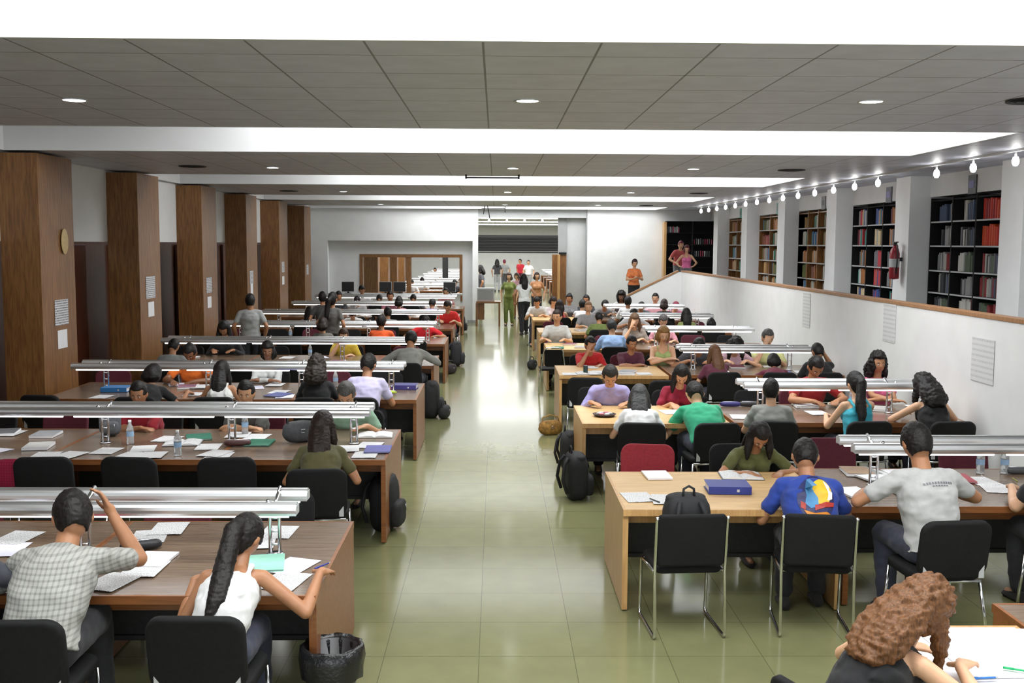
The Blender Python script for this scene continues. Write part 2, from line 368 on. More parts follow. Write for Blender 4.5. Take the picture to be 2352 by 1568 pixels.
# gallery track with spot bulbs
t=thing('lighting_track',(0,0,0),0,'white ceiling track running above the gallery bookshelves','track')
obj('rail',MB().box((5.98,11.2,ZC-.03),(6.02,31.3,ZC-.001)),M_white,parent=t)
def mk_spot():
    t=thing('track_spot'); obj('stem',MB().cyl((0,0,-.06),.012,.06,10),M_white,parent=t)
    obj('bulb',MB().lathe([(.0,-.175),(.022,-.17),(.038,-.14),(.04,-.11),(.028,-.07),(.0,-.06)],n=14),M_bulb,parent=t); return t
P_spot=Proto(mk_spot)
SY=[12.14,13.22,14.32,16.52,17.6,18.7,19.8,20.9,22.,23.1,24.2,25.3,26.4,27.5,28.6,29.7,30.8]
for k,Y in enumerate(SY): P_spot((6.0,Y,ZC-.02),0,('glowing white spot bulb on the gallery track, %s from the front'%['nearest','second','third','fourth','fifth','sixth','seventh','eighth','ninth','tenth','eleventh','twelfth','thirteenth','fourteenth','fifteenth','sixteenth','farthest'][k]),'spotlight','spot bulbs on the gallery track')
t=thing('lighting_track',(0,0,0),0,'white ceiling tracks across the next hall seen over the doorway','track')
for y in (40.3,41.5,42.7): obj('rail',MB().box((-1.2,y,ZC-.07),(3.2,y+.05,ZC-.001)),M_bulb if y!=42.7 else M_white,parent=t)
for k in range(5): P_spot((-.3+.72*k,42.725,ZC-.06),0,'glowing spot bulb on the track in the next hall, %s from the left'%ordn[k],'spotlight','spot bulbs in the next hall')
# ------------------------------------------------------------------ gallery bookshelves and books
ZS=[1.12,1.5,1.87,2.22,2.61,2.99]; ZT=3.36
def shelfunit(y0,y1,n,mm,label,x0=XR-.02,x1=XR+.3):
    t=thing('bookshelf',(0,0,0),0,label,'bookshelf'); w=(y1-y0)/n
    for k in range(n+1):
        y=y0+k*w; a,b=(y-.02,y+.02); a=max(a,y0); b=min(b,y1)
        obj('side_panel' if k in(0,n) else 'divider',MB().box((x0,a,ZG+.01),(x1,b,ZT)),mm,parent=t)
    for k in range(n):
        for z in ZS+[ZT-.03]:
            o=obj('shelf_board',MB().box((x0+.01,y0+k*w+.022,z-.025),(x1-.01,y0+(k+1)*w-.022,z)),mm,parent=t)
            if z!=ZT-.03: obj('edge_strip',MB().box((x0+.002,y0+k*w+.022,z-.024),(x0+.0095,y0+(k+1)*w-.022,z-.001)),M_lgray,parent=o)
    obj('back_panel',MB().box((x1-.008,y0+.02,ZG+.01),(x1+.006,y1-.02,ZT-.03)),mm if mm is not M_wood else M_wood,parent=t)
    return t
SH=[(14.42,16.82,3,M_black,'nearest black gallery bookshelf with red binders top right'),(18.1,20.5,3,M_black,'black gallery bookshelf beside the fire extinguisher'),
    (22.0,24.2,3,M_wood,'honey wood gallery bookshelf, third from the front'),(25.65,27.8,2,M_wood,'honey wood gallery bookshelf, fourth from the front'),(29.4,31.4,2,M_wood,'honey wood gallery bookshelf, farthest along the right wall')]
for s in SH: shelfunit(*s)
# far-end black shelf faces the camera
t=thing('bookshelf',(0,0,0),0,'black bookshelf with wood side closing the far end of the gallery','bookshelf')
xs=[5.5,6.15,7.2]; yb=YF-.02; yf=YF-.35
obj('side_panel',MB().box((5.42,yf-.02,ZG+.01),(5.5,yb,ZT-.03)),M_beechv,parent=t)
obj('back_panel',MB().box((5.5,yb-.015,ZG+.01),(7.2,yb,ZT)),M_black,parent=t)
for x in (6.35,7.2): obj('divider',MB().box((x-.02,yf,ZG+.01),(x+.02,yb-.015,ZT)),M_black,parent=t)
for z in ZS+[ZT]:
    obj('shelf_board',MB().box((5.502,yf,z-.02),(6.33,yb-.016,z)),M_black,parent=t); obj('shelf_board',MB().box((6.37,yf,z-.02),(7.18,yb-.016,z)),M_black,parent=t)
# books: box with a rounded spine
def mk_bookmesh():
    m=MB(); a=[(-.5,0,0),(-.5,.9,0),(-.5,.9,1),(-.5,0,1)]
    pr=[(-.5,.0),(-.5,.86),(-.42,.96),(-.2,1),(.2,1),(.42,.96),(.5,.86),(.5,0)]
    b=[(x,y,0) for x,y in pr]; c=[(x,y,1) for x,y in pr]; m.rings([b,c],True); return m.mesh('book')
BM=mk_bookmesh()
BC={}
def bookmat(c,name=None):
    k=tuple(int(x) for x in c)
    if k not in BC: BC[k]=mat('book_%d_%d_%d'%k,rgb(*c),.5,var=.1,scale=40)
    return BC[k]
BM.materials.append(bookmat((90,90,90)))
PAL_D=[(150,150,148),(120,122,124),(96,96,100),(170,168,160),(60,62,66),(130,40,44),(200,198,190),(70,84,110),(86,100,80)]
PAL_C=[(190,60,70),(200,200,196),(150,150,150),(60,130,120),(170,110,60),(110,110,116),(60,80,140),(210,190,150),(90,40,50)]
PAL_W=[(170,110,60),(190,150,90),(90,100,50),(120,70,50),(150,150,150),(60,120,100),(140,60,60),(180,180,170),(60,110,150)]
nbook=0; restb=MB(); restm={}; BK=[]
for si,(y0,y1,n,mm,_) in enumerate(SH):
    w=(y1-y0)/n; pal=[PAL_D,PAL_C,PAL_W,PAL_W,PAL_W][si]
    for k in range(n):
        for zi,z in enumerate(ZS[1:] if si<4 else ZS[2:]):
            ya=y0+k*w+.04; yb_=y0+(k+1)*w-.04
            y=ya+rnd.random()*.15 ; end=yb_-rnd.random()*.25
            base=rnd.choice(pal)
            special=(si==0 and k==0 and z>2.5)
            if special: y=ya; end=yb_
            H0=.25+rnd.random()*.05; run=0
            while y<end:
                th=(.028+rnd.random()*.03) if not special else .07
                if y+th>yb_: break
                if run<=0: base=rnd.choice(pal); run=rnd.randint(2,7)
                run-=1
                c=base if rnd.random()<.7 else rnd.choice(pal)
                if special: c=rnd.choice([(190,40,24),(150,30,30),(200,70,30)])
                h=min(.31,H0+rnd.uniform(-.03,.03)); 
                BK.append((si,z,y+th/2,th*.94,h,c,k,special)); y+=th
                if rnd.random()<.05 and not special: y+=rnd.random()*.12
BK.sort(key=lambda b:(b[0] if b[0]<2 else 2, rnd.random()))
BK.sort(key=lambda b:b[2]); 
rest=MB(); rmats=[]; 
def bname(c):
    return {0:'x'}
for i,(si,z,y,th,h,c,k,sp) in enumerate(BK):
    d=.19
    if i<300:
        o=bpy.data.objects.new('book',BM); COL.objects.link(o); reskin(o,bookmat(c))
        o.matrix_world=Matrix.Translation((XR+.24,y,z+.001))@Matrix.Rotation(R(90),4,'Z')@Matrix.Diagonal((th,d,h,1))
        if sp: tag(o,'red binder in the top right bay of the nearest gallery bookshelf','binder','red binders in the nearest bookshelf')
        else:
            bay=('near','middle','far')[k]; lev=ZS.index(z)
            unit=['nearest','second','third','fourth','fifth'][si]
            tag(o,'library book upright in the %s bay, shelf %s from the bottom, %s gallery bookshelf'%(bay,['one','two','three','four','five','six'][lev],unit),'book','books in the %s gallery bookshelf'%unit)
    else:
        m=bookmat(c)
        if m not in rmats: rmats.append(m)
        rest.cur=rmats.index(m); rest.box((XR+.05,y-th/2,z+.001),(XR+.24,y+th/2,z+h))
if rest.v:
    o=obj('shelved_books',rest,rmats); tag(o,'rows of mixed library books filling the farther gallery bookshelves','books',kind='stuff')
for i in range(26):
    x=5.55+ (i%9)*.045 if i<9 else 6.42+((i-9)%9)*.07; z=ZS[5] if i<9 else (ZS[4] if i<18 else ZS[3])
    o=bpy.data.objects.new('book',BM); COL.objects.link(o); reskin(o,bookmat(rnd.choice([(150,150,150),(90,90,94),(180,180,176),(150,60,80)])))
    o.matrix_world=Matrix.Translation((x,YF-.1,z+.001))@Matrix.Rotation(PI,4,'Z')@Matrix.Diagonal((.035,.2,.16+.04*rnd.random(),1))
    tag(o,'small book in the black bookshelf at the far end of the gallery','book','books in the far end bookshelf')
# shelf signs and extinguisher
def sign(Y,c,c2,l,X=6.98,z=ZT):
    t=thing('shelf_sign',(X,Y,z),0,l,'sign'); obj('board',MB().box((-.02,-.13,.001),(.02,.13,.28),.004),mat('sign_%d'%int(Y),rgb(*c),.5),parent=t)
    obj('label_patch',MB().box((-.024,-.07,.09),(-.0205,.1,.2)),mat('signp_%d'%int(Y),rgb(*c2),.5),parent=t)
sign(15.35,(60,62,66),(92,88,150),'grey section sign standing on the nearest gallery bookshelf')
sign(18.62,(84,84,98),(120,112,170),'violet section sign on the bookshelf beside the extinguisher')
sign(22.35,(110,110,110),(50,50,52),'grey section sign on the third gallery bookshelf')
sign(25.95,(60,140,125),(40,90,84),'green section sign on the fourth gallery bookshelf')
sign(29.9,(60,140,125),(40,90,84),'green section sign on the farthest gallery bookshelf')
M_rede=mat('extinguisher_red',rgb(140,28,40),.3,var=.05)
t=thing('fire_extinguisher',(6.53,17.1,ZG+.95),0,'red fire extinguisher hung on the white pilaster in the gallery','fire extinguisher')
obj('cylinder',MB().lathe([(0,0),(.075,.01),(.08,.04),(.08,.42),(.06,.5),(.03,.53),(.03,.56),(0,.56)],n=18),M_rede,parent=t)
obj('label_patch',MB().lathe([(.0812,.2),(.0812,.34)],n=18,cap=False),M_lgray,parent=t)
v=obj('valve',MB().box((-.03,-.03,.56),(.03,.03,.6),.006).box((-.02,-.1,.6),(.02,.05,.62),.004),M_plas,parent=t)
obj('hose',MB().tube([(0,-.04,.58),(0,-.11,.55),(0,-.13,.4),(0,-.11,.2),(0,-.09,.1)],.012),M_plas,parent=t)
obj('bracket',MB().box((.07,-.03,.3),(.12,.03,.36)),M_plas,parent=t)
# ------------------------------------------------------------------ notices
def notice(loc,ax,w,h,l,m=None):
    """paper on a wall; ax 'x' faces +x, '-x' faces -x"""
    t=MB().box((-w/2,-h/2,0),(w/2,h/2,.003)); o=obj('notice',t,m or M_notice,loc=loc)
    o.rotation_euler={'x':(R(90),0,R(90)),'-x':(R(90),0,R(-90)),'-y':(R(90),0,0)}[ax]; tag(o,l,'notice'); return o
xc=-5.676
for (i,dy,z,w,h,c) in ((1,.36,1.68,.24,.33,'upper printed'),(1,.36,1.33,.17,.24,'lower plain'),(2,.3,1.86,.26,.36,'upper printed'),(2,.3,1.5,.17,.24,'lower plain'),(3,.2,1.76,.22,.3,'upper printed'),(3,.2,1.42,.16,.22,'lower cream'),(4,.2,1.8,.2,.3,'upper printed'),(4,.2,1.5,.14,.3,'lower cream'),(5,.2,1.95,.2,.28,'upper printed'),(5,.2,1.6,.16,.22,'lower cream'),(6,.2,1.8,.2,.3,'printed')):
    notice((xc,COLY[i]+dy,z),'x',w*1.75,h,'%s notice taped to the %s wood pillar from the front'%(c,['','nearest','second','third','fourth','fifth','farthest'][i]),M_paper if 'plain' in c or 'cream' in c else M_notice)
t=thing('wall_clock',(xc,COLY[1]+.5,2.6),0,'pale round-sided plaque high on the nearest wood pillar','plaque')
obj('plate',MB().ell((.015,0,0),(.015,.11,.17),20,12),mat('cream_plastic',rgb(196,170,120),.5),parent=t)
t.name='wall_plaque'
for Y,z,w,h,l in ((10.7,1.42,.5,.46,'large printed notice sheet on the white gallery wall nearest the camera'),(13.3,1.62,.42,.5,'faint printed notice on the white gallery wall, middle'),(16.9,1.55,.4,.55,'farther printed notice on the white gallery wall')):
    notice((XW-.004,Y,z),'-x',w,h,l,textpaper('wall_sheet%d'%int(Y),rgb(212,213,212),rgb(186,188,190),rows=18,gap=.6))

# ------------------------------------------------------------------ furniture
ZT_=.74
def mk_table(w,d,mt,me_,mp,shelf=True):
    """origin: floor under the centre"""
    def f():
        t=thing('study_table'); a,b=w/2,d/2
        obj('tabletop',MB().box((-a+.02,-b+.02,.700),(a-.02,b-.02,.74)),mt,parent=t)
        obj('edge_band',MB().box((-a,-b,.695),(a,-b+.02,.741)).box((-a,b-.02,.695),(a,b,.741)).box((-a,-b+.02,.695),(-a+.02,b-.02,.741)).box((a-.02,-b+.02,.695),(a,b-.02,.741)),me_,parent=t)
        for s in (-1,1):
            obj('leg_panel',MB().box((s*a-(.04 if s>0 else 0),-b+.02,0.012),(s*a+(.04 if s<0 else 0),b-.02,.695)),mp,parent=t)
        for q in (-1,1): obj('apron',MB().box((-a+.04,q*(b-.19)-.01,.6),(a-.04,q*(b-.19)+.01,.695)),me_,parent=t)
        obj('modesty_panel',MB().box((-a+.04,-.01,.25),(a-.04,.01,.695)),M_dgrey,parent=t)
        obj('foot_rail',MB().box((-a+.04,-.03,.22),(a-.04,.03,.25)),M_dgrey,parent=t)
        return t
    return Proto(f)
P_tl=mk_table(1.48,1.5,M_top,M_edge,M_edge)
P_tr=mk_table(2.5,1.28,M_top,M_edge,M_edge)
P_td=mk_table(1.56,1.24,M_beech,M_beechv,M_beechv)
P_trn=mk_table(1.5,1.28,M_beech,M_beechv,M_beechv)
LROW=[6.14+3.485*k for k in range(8)]
RROW=[4.35,7.82,11.35,15.35,19.0,22.6,26.1]
LN=['nearest','second','third','fourth','fifth','sixth','seventh','farthest']
RN=['nearest','second','third','fourth','fifth','sixth','farthest']
def mk_lamp(x0,x1,posts,off=.175,zt=1.055):
    """twin reflectors over fluorescent tubes on ladder posts; origin on the table top"""
    def f():
        t=thing('reading_lamp_rail'); L=x1-x0; z=zt-.74
        for s,e in ((-1,0),(1,.0)):
            m=MB(); n=12; rings=[]
            for X in (x0,x1):
                out=[(X,s*off+.048*math.sin(a),z+.048*math.cos(a)) for a in [R(-125+250*k/n) for k in range(n+1)]]
                inn=[(X,s*off+.043*math.sin(a),z+.043*math.cos(a)) for a in [R(125-250*k/n) for k in range(n+1)]]
                rings.append(out+inn)
            m.smooth=False; m.rings(rings,True); obj('reflector',m,M_alu,parent=t)
            k=max(1,round(L/1.25)); g=L/k
            for i in range(k):
                obj('fluorescent_tube',MB().cyl((0,0,0),.015,g-.1,10),M_tube,parent=t,loc=(x0+i*g+.05,s*off,z-.032),rot=(0,R(90),0))
            obj('tube_mount',MB().box((x0,s*off-.018,z-.0),(x1,s*off+.018,z+.03)),M_lgray,parent=t)
            for X in (x0,x1): obj('end_cap',MB().box((X-.004 if X==x0 else X,s*off-.04,z-.02),(X if X==x0 else X+.004,s*off+.04,z+.03)),M_lgray,parent=t)
        for X in posts:
            m=MB()
            for dx in (-.028,.028): m.tube([(X+dx,0,.002),(X+dx,0,z-.03),(X+dx,0,z+.0)],.011)
            for zz in (.06,.14,.22): m.tube([(X-.028,0,zz),(X+.028,0,zz)],.007)
            m.lathe([(.05,0.001),(.05,.008)],(X,0,0),16)
            p=obj('post',m,M_chrome,parent=t)
            obj('arm',MB().tube([(X,-off,z+.052),(X,-off*.55,z+.02),(X,0,z-.02),(X,off*.55,z+.02),(X,off,z+.052)],.012),M_chrome,parent=t)
        return t
    return Proto(f)
P_ll=mk_lamp(-5.25,-1.15,(-4.9,-3.62,-2.45,-1.32)); P_lr=mk_lamp(2.72,4.72,(2.95,4.4)); P_lr2=mk_lamp(2.72,4.98,(2.95,4.55))
for i,Y in enumerate(LROW):
    for k in range(3):
        P_tl((-.95-.74-1.482*k,Y,0),0,'brown study table at the %s of the %s left row'%(['aisle end','middle','wall end'][k],LN[i]),'table','tables of the left rows')
    P_ll((0,Y,.742),0,'aluminium twin reading lamp rail lit over the %s left row'%LN[i],'lamp')
for i,Y in enumerate(RROW):
    if i==0: continue
    P_td((.9+.78,Y,0),0,'pale beech desk without lamp beside the aisle, %s right row'%RN[i],'desk')
    P_tr((2.5+1.25+.01,Y+.12,0),0,'brown study table under the lamp rail, %s right row'%RN[i],'table')
    (P_lr2 if i==1 else P_lr)((0,Y+.16,.742),0,'aluminium twin reading lamp rail over the %s right row'%RN[i],'lamp')
# front right: white work table and wooden bench end
P_tf=mk_table(.64,1.12,mat('white_laminate',rgb(226,226,230),.35,var=.02),M_beechv,M_beechv)
P_tf((1.93+.32,4.40,0),0,'small white topped desk in the bottom right corner','desk')
P_tr((2.6+1.25,4.64,0),0,'brown study table in the bottom right corner of the room','table')
# ---- chairs
def tubes(m,pts,r=.011): return m.tube(pts,r,8)
def rounded(m,w,h,t,c,tilt=0,rad=.07,curve=0,n=6):
    """rounded rectangular panel, width x, height z, thickness y, centred c; curve bows it"""
    pts=[]
    for (sx,sz,a0) in ((1,1,0),(-1,1,90),(-1,-1,180),(1,-1,270)):
        for k in range(n+1):
            a=R(a0+90*k/n); pts.append((sx*(w/2-rad)+rad*math.cos(a),sz*(h/2-rad)+rad*math.sin(a)))
    def P(x,z,y):
        yy=y+curve*(1-(2*x/w)**2); q=Vector((x,yy*math.cos(tilt)-z*math.sin(tilt),z*math.cos(tilt)+yy*math.sin(tilt))); return q+Vector(c)
    sm=m.smooth; m.smooth=True
    rings=[]
    for y,s in ((-t/2,.9),(-t/2,.96),(-t*.3,1),(t*.3,1),(t/2,.96),(t/2,.9)): rings.append([P(x*s if s<1 else x,z*s if s<1 else z,y) for x,z in pts])
    # subdivided caps so that a bowed panel stays smooth
    m.rings(rings,False)
    for y,fl in ((-t/2,0),(t/2,1)):
        o=len(m.v); vs=[P(x*.9,z*.9,y) for x,z in pts]+[P(x*.45,z*.45,y) for x,z in pts]+[P(0,0,y)]; k=len(pts); fs=[]
        for i in range(k):
            j=(i+1)%k; f=(i,j,k+j,k+i); g=(k+i,k+j,2*k); fs+= [f,g] if fl else [f[::-1],g[::-1]]
        m.add(vs,fs)
    m.smooth=sm; return m
def pad(m,w,d,t,c,rad=.05):
    mm=MB(); rounded(mm,w,d,t,(0,0,0),0,rad); vs=[(v[0]+c[0],v[2]+c[1],-v[1]+c[2]) for v in mm.v]; s=m.smooth; m.smooth=True; m.add(vs,mm.f); m.smooth=s; return m
def mk_sled(fab=M_black,loop=False):
    def f():
        t=thing('sled_chair'); w=.235
        obj('seat',pad(MB(),.45,.44,.045,(0,.02,.455)),fab,parent=t)
        obj('backrest',rounded(MB(),.455,.36,.03,(0,-.235,.67),R(8),.03,-.025),fab,parent=t)
        for s in (-1,1):
            m=MB(); x=s*w
            tubes(m,[(x,-.275,.83),(x,-.262,.81),(x,-.22,.46),(x,-.25,.04),(x,-.24,.014),(x,-.2,.012),(x,.2,.012),(x,.235,.016),(x,.24,.05),(x,.2,.42),(x,.17,.435),(x,-.2,.45)])
            obj('side_frame',m,M_chrome,parent=t)
        for q in (.15,-.16): obj('crossbar',tubes(MB(),[(-w,q,.436),(w,q,.436)]),M_chrome,parent=t)
        return t
    return Proto(f)
def mk_pad(fab=M_black):
    def f():
        t=thing('padded_chair'); w=.22
        obj('seat',pad(MB(),.47,.45,.06,(0,.02,.45),.09),fab,parent=t)
        obj('backrest',rounded(MB(),.47,.40,.045,(0,-.25,.655),R(9),.09,-.03),fab,parent=t)
        for s in (-1,1):
            x=s*w
            br=obj('back_bracket',MB().box((x*.86-.018,-.262,.46),(x*.86+.018,-.25,.6)),M_lgray,parent=t)
            obj('leg',tubes(MB(),[(x,.19,.42),(x+s*.02,.22,.02)],.012),M_chrome,parent=t)
            obj('leg',tubes(MB(),[(x,-.19,.42),(x+s*.03,-.27,.02)],.012),M_chrome,parent=t)
            for y in (.22,-.27): obj('foot_cap',MB().cyl((x+s*(.02 if y>0 else .03),y,0.001),.015,.022,8),M_plas,parent=t)
        for q in (-.2,.19): obj('crossbar',tubes(MB(),[(-w,q,.42),(w,q,.42)]),M_chrome,parent=t)
        return t
    return Proto(f)
def mk_loop():
    def f():
        t=thing('loop_back_chair'); w=.21
        obj('seat',pad(MB(),.44,.42,.04,(0,.02,.45)),M_black,parent=t)
        m=MB(); tubes(m,[(-.24,-.27,.012),(-w,-.22,.45),(-.16,-.26,.78),(-.12,-.28,.83),(0,-.285,.845),(.12,-.28,.83),(.16,-.26,.78),(w,-.22,.45),(.24,-.27,.012)]); obj('back_frame',m,M_chrome,parent=t)
        obj('backrest',rounded(MB(),.31,.3,.02,(0,-.25,.66),R(8),.05,-.01),M_black,parent=t)
        for s in (-1,1): obj('leg',tubes(MB(),[(s*w,.17,.43),(s*.23,.22,.012)]),M_chrome,parent=t)
        return t
    return Proto(f)
P_sled=mk_sled(); P_padc=mk_pad(); P_red=mk_pad(M_redf); P_mar=mk_pad(M_marf); P_loop=mk_loop()
CH={'sled':P_sled,'pad':P_padc,'red':P_red,'mar':P_mar,'loop':P_loop}
def chair(kind,x,y,rz,label,group=None):
    return CH[kind]((x,y,0),R(rz),label,'chair',group)

# ------------------------------------------------------------------ people
def V3(*a): return Vector(a)
TMP=bpy.data.scenes.new('workshop')
def remesh(mb,name,vox,smooth=4,disp=0,dscale=8,seed=0):
    me=mb.mesh(name+'_src'); o=bpy.data.objects.new('tmp',me); TMP.collection.objects.link(o)
    md=o.modifiers.new('r','REMESH'); md.mode='VOXEL'; md.voxel_size=vox; md.use_smooth_shade=True
    s=o.modifiers.new('s','SMOOTH'); s.factor=.5; s.iterations=smooth
    with bpy.context.temp_override(scene=TMP,view_layer=TMP.view_layers[0]):
        dg=bpy.context.evaluated_depsgraph_get(); dg.update(); ev=o.evaluated_get(dg); out=bpy.data.meshes.new_from_object(ev); out.name=name
    bpy.data.objects.remove(o); bpy.data.meshes.remove(me)
    if disp:
        import numpy as np
        nv=len(out.vertices); cs=np.empty(nv*3,'f'); ns_=np.empty(nv*3,'f'); out.vertices.foreach_get('co',cs); out.vertex_normals.foreach_get('vector',ns_)
        cs=cs.reshape(-1,3); ns_=ns_.reshape(-1,3)
        for q in range(nv):
            c=Vector(cs[q]); n=ns_[q]
            k=noise.noise(Vector((c.x*dscale+seed,c.y*dscale,c.z*dscale*1.8)))+.5*noise.noise(Vector((c.x*dscale*2.2,c.y*dscale*2.2+seed,c.z*dscale*3.5)))
            cs[q]+=n*(disp*k)
        out.vertices.foreach_set('co',cs.ravel()); out.update()
    for p in out.polygons: p.use_smooth=True
    return out
def headfn(female):
    def f(d):
        k=1.
        # narrower jaw, flatter face, brow, cheek
        if d.z<-.1: k*=1-.10*(-d.z-.1)
        if d.y>0:
            k*=1-.05*d.y
            ex=math.exp(-((abs(d.x)-.36)**2+(d.z-.02)**2*1.3)/.02); k*=1-.05*ex*(d.y>0.3)     # eye sockets
            k*=1+.22*math.exp(-(d.x**2/.010+(d.z+.16)**2/.022))*(d.y>.3)                          # nose tip
            k*=1+.10*math.exp(-(d.x**2/.008+(d.z+.02)**2/.03))*(d.y>.3)                           # nose bridge
            k*=1+.05*math.exp(-(d.x**2/.04+(d.z+.47)**2/.006))                                    # lips
            k*=1+.06*math.exp(-(d.x**2/.05+(d.z+.80)**2/.02))                                     # chin
        else: k*=1+.06*max(0,d.z+.3)*(-d.y)
        return k
    return f
def frame_from(d,up=(0,0,1)):
    d=Vector(d).normalized(); u=Vector(up); x=d.cross(u)
    if x.length<1e-4: x=Vector((1,0,0))
    x.normalize(); z=x.cross(d).normalized(); return x,d,z
def hand(mb,wr,d,n,side,curl=.5,fat=1.0):
    """wr wrist, d direction of the fingers, n back-of-hand normal, side +1: thumb towards x of (d x n)"""
    d=Vector(d).normalized(); n=Vector(n); n=(n-d*n.dot(d)).normalized(); x=d.cross(n).normalized()*side
    wr=Vector(wr)
    mb.cone(wr,wr+d*.03,.024,.028,10)
    palm=[]
    for t,wd,th in ((.0,.026,.018),(.03,.036,.017),(.065,.041,.014),(.09,.038,.011)):
        c=wr+d*(t+.012); palm.append([c+x*wd*math.cos(2*PI*k/12)+n*th*math.sin(2*PI*k/12) for k in range(12)])
    mb.rings(palm)
    for i,(o,L) in enumerate(((.030,.066),(.010,.076),(-.011,.070),(-.031,.054))):
        a=wr+d*.094+x*o*1.05; dd=(d+x*o*2.2-n*curl*.35).normalized()
        b=a+dd*L*.42; d2=(dd-n*curl*(.7+.1*i)).normalized(); c=b+d2*L*.33; d3=(d2-n*curl*.6).normalized(); e=c+d3*L*.25
        r=.0088*fat
        mb.cone(a-d*.012,b,r*1.1,r,8); mb.cone(b,c,r,r*.92,8); mb.cone(c,e,r*.92,r*.8,8)
    a=wr+d*.03+x*.028; b=a+(d*.5+x*.75-n*.35).normalized()*.036; c=b+(d*.85+x*.3-n*.3).normalized()*.03; e=c+(d*.95-n*.25*curl).normalized()*.022
    mb.cone(a-x*.012,b,.014,.0115,8); mb.cone(b,c,.0112,.010,8); mb.cone(c,e,.010,.0085,8)
def arm_joints(S,Wt,side,l1=.285,l2=.255,hint=None):
    S=Vector(S);Wt=Vector(Wt); v=Wt-S; d=min(v.length,(l1+l2)*.985); u=v.normalized(); Wt=S+u*d
    a=(l1*l1-l2*l2+d*d)/(2*d); h=math.sqrt(max(0,l1*l1-a*a))
    hv=Vector(hint or (side*.8,-.1,-.75)); hv=hv-u*hv.dot(u)
    return S+u*a+hv.normalized()*h, Wt
POSES={ # name: (spine lean, side lean, head pitch, head yaw, L wrist, L finger dir, L normal, L elbow hint, R ...)   local, table top .74, near edge y=.2
 'write':(24,0,48,-6,(-.16,.43,.785),(.55,.8,-.1),(0,0,1),(-.55,-.1,-.9),(.15,.44,.79),(-.35,.9,-.15),(.25,0,1),(.55,-.1,-.9)),
 'read':(17,0,40,6,(-.22,.40,.785),(.7,.7,-.05),(0,0,1),(-.55,-.1,-.9),(.22,.41,.785),(-.7,.7,-.05),(0,0,1),(.55,-.1,-.9)),
 'fold':(22,0,20,8,(.08,.36,.80),(1,.15,0),(0,0,1),(-.9,.3,-.6),(-.07,.42,.80),(-1,.05,0),(0,0,1),(.9,.3,-.6)),
 'chin':(27,2,26,10,(-.13,.42,.785),(.7,.7,-.05),(0,0,1),(-.55,-.1,-.9),(.09,.40,.97),(-.35,-.05,.95),(.5,.8,.1),(.5,.6,-1)),
 'temple':(25,4,38,8,(-.16,.44,.785),(.5,.8,-.05),(0,0,1),(-.55,-.1,-.9),(.15,.37,1.08),(-.35,-.25,.9),(.9,.3,.1),(.7,.3,-1)),
 'temple2':(27,0,42,0,(-.14,.37,1.05),(.3,-.2,.9),(-.9,.3,.1),(-.8,.3,-1),(.14,.37,1.05),(-.3,-.2,.9),(.9,.3,.1),(.8,.3,-1)),
 'upright':(5,0,12,-14,(-.14,.36,.785),(.4,.9,-.05),(0,0,1),(-.55,-.1,-.9),(.2,.40,.785),(-.6,.8,-.05),(0,0,1),(.55,-.1,-.9)),
 'back':(-8,0,10,20,(-.16,.16,.60),(.5,.8,-.2),(0,0,1),(-.9,-.3,-.5),(.16,.16,.60),(-.5,.8,-.2),(0,0,1),(.9,-.3,-.5)),
 'low':(42,0,62,0,(-.15,.50,.785),(.6,.8,-.05),(0,0,1),(-.9,0,-.5),(.14,.52,.785),(-.4,.9,-.05),(0,0,1),(.9,0,-.5)),
 'reachR':(27,5,42,-18,(-.20,.38,.785),(.6,.8,-.05),(0,0,1),(-.55,-.1,-.9),(.44,.47,.80),(.2,.95,-.15),(.2,0,1),(.8,-.5,-.9)),
 'manA':(36,2,46,24,(-.20,.52,.79),(.3,.9,-.05),(0,0,1),(-.8,-.1,-.6),(.17,.52,1.0),(-.45,.1,.85),(.75,.35,.1),(.5,-.05,-1)),
 'lean2':(30,-4,50,0,(-.27,.42,.785),(.9,.5,0),(0,0,1),(-.9,-.1,-.5),(.30,.44,.785),(-.9,.5,0),(0,0,1),(.9,-.1,-.5)),
}
HIPZ=.54
def getp(pose,stand=False):
    b,_,o=pose.partition('@'); T=(STAND if stand else POSES)[b]
    if o: d=int(o); T=(T[0]+d,T[1],T[2]+d*.7)+T[3:]
    return T
def pose_pts(pose,fem=False,stand=False):
    if stand:
        ln,sd,hp,hy=getp(pose,True)[:4]; hz=.92
    else:
        ln,sd,hp,hy=getp(pose)[:4]; hz=HIPZ
    H=V3(0,0,hz); L=R(ln); S=R(sd)
    def sp(t,bend=1.0):
        # spine curve: rounder towards the top
        a=L*(.75+.35*t*bend); return V3(math.sin(S)*t*.46, math.sin(a)*t*.46*(.9+.1*t), math.cos(a)*t*.46)
    pts=[H+sp(t) for t in (0,.22,.45,.7,.9,1.0)]
    up=(pts[5]-pts[3]).normalized(); 
    hd=V3(math.sin(S)*.5,math.sin(R(hp)*.55),math.cos(R(hp)*.55)).normalized()
    nb=pts[5]+up*.02
    hc=nb+hd*.152+V3(0,.012,0)
    rot=Matrix.Rotation(R(hy),3,'Z')@Matrix.Rotation(R(-hp),3,'X')
    return pts,up,nb,hc,rot
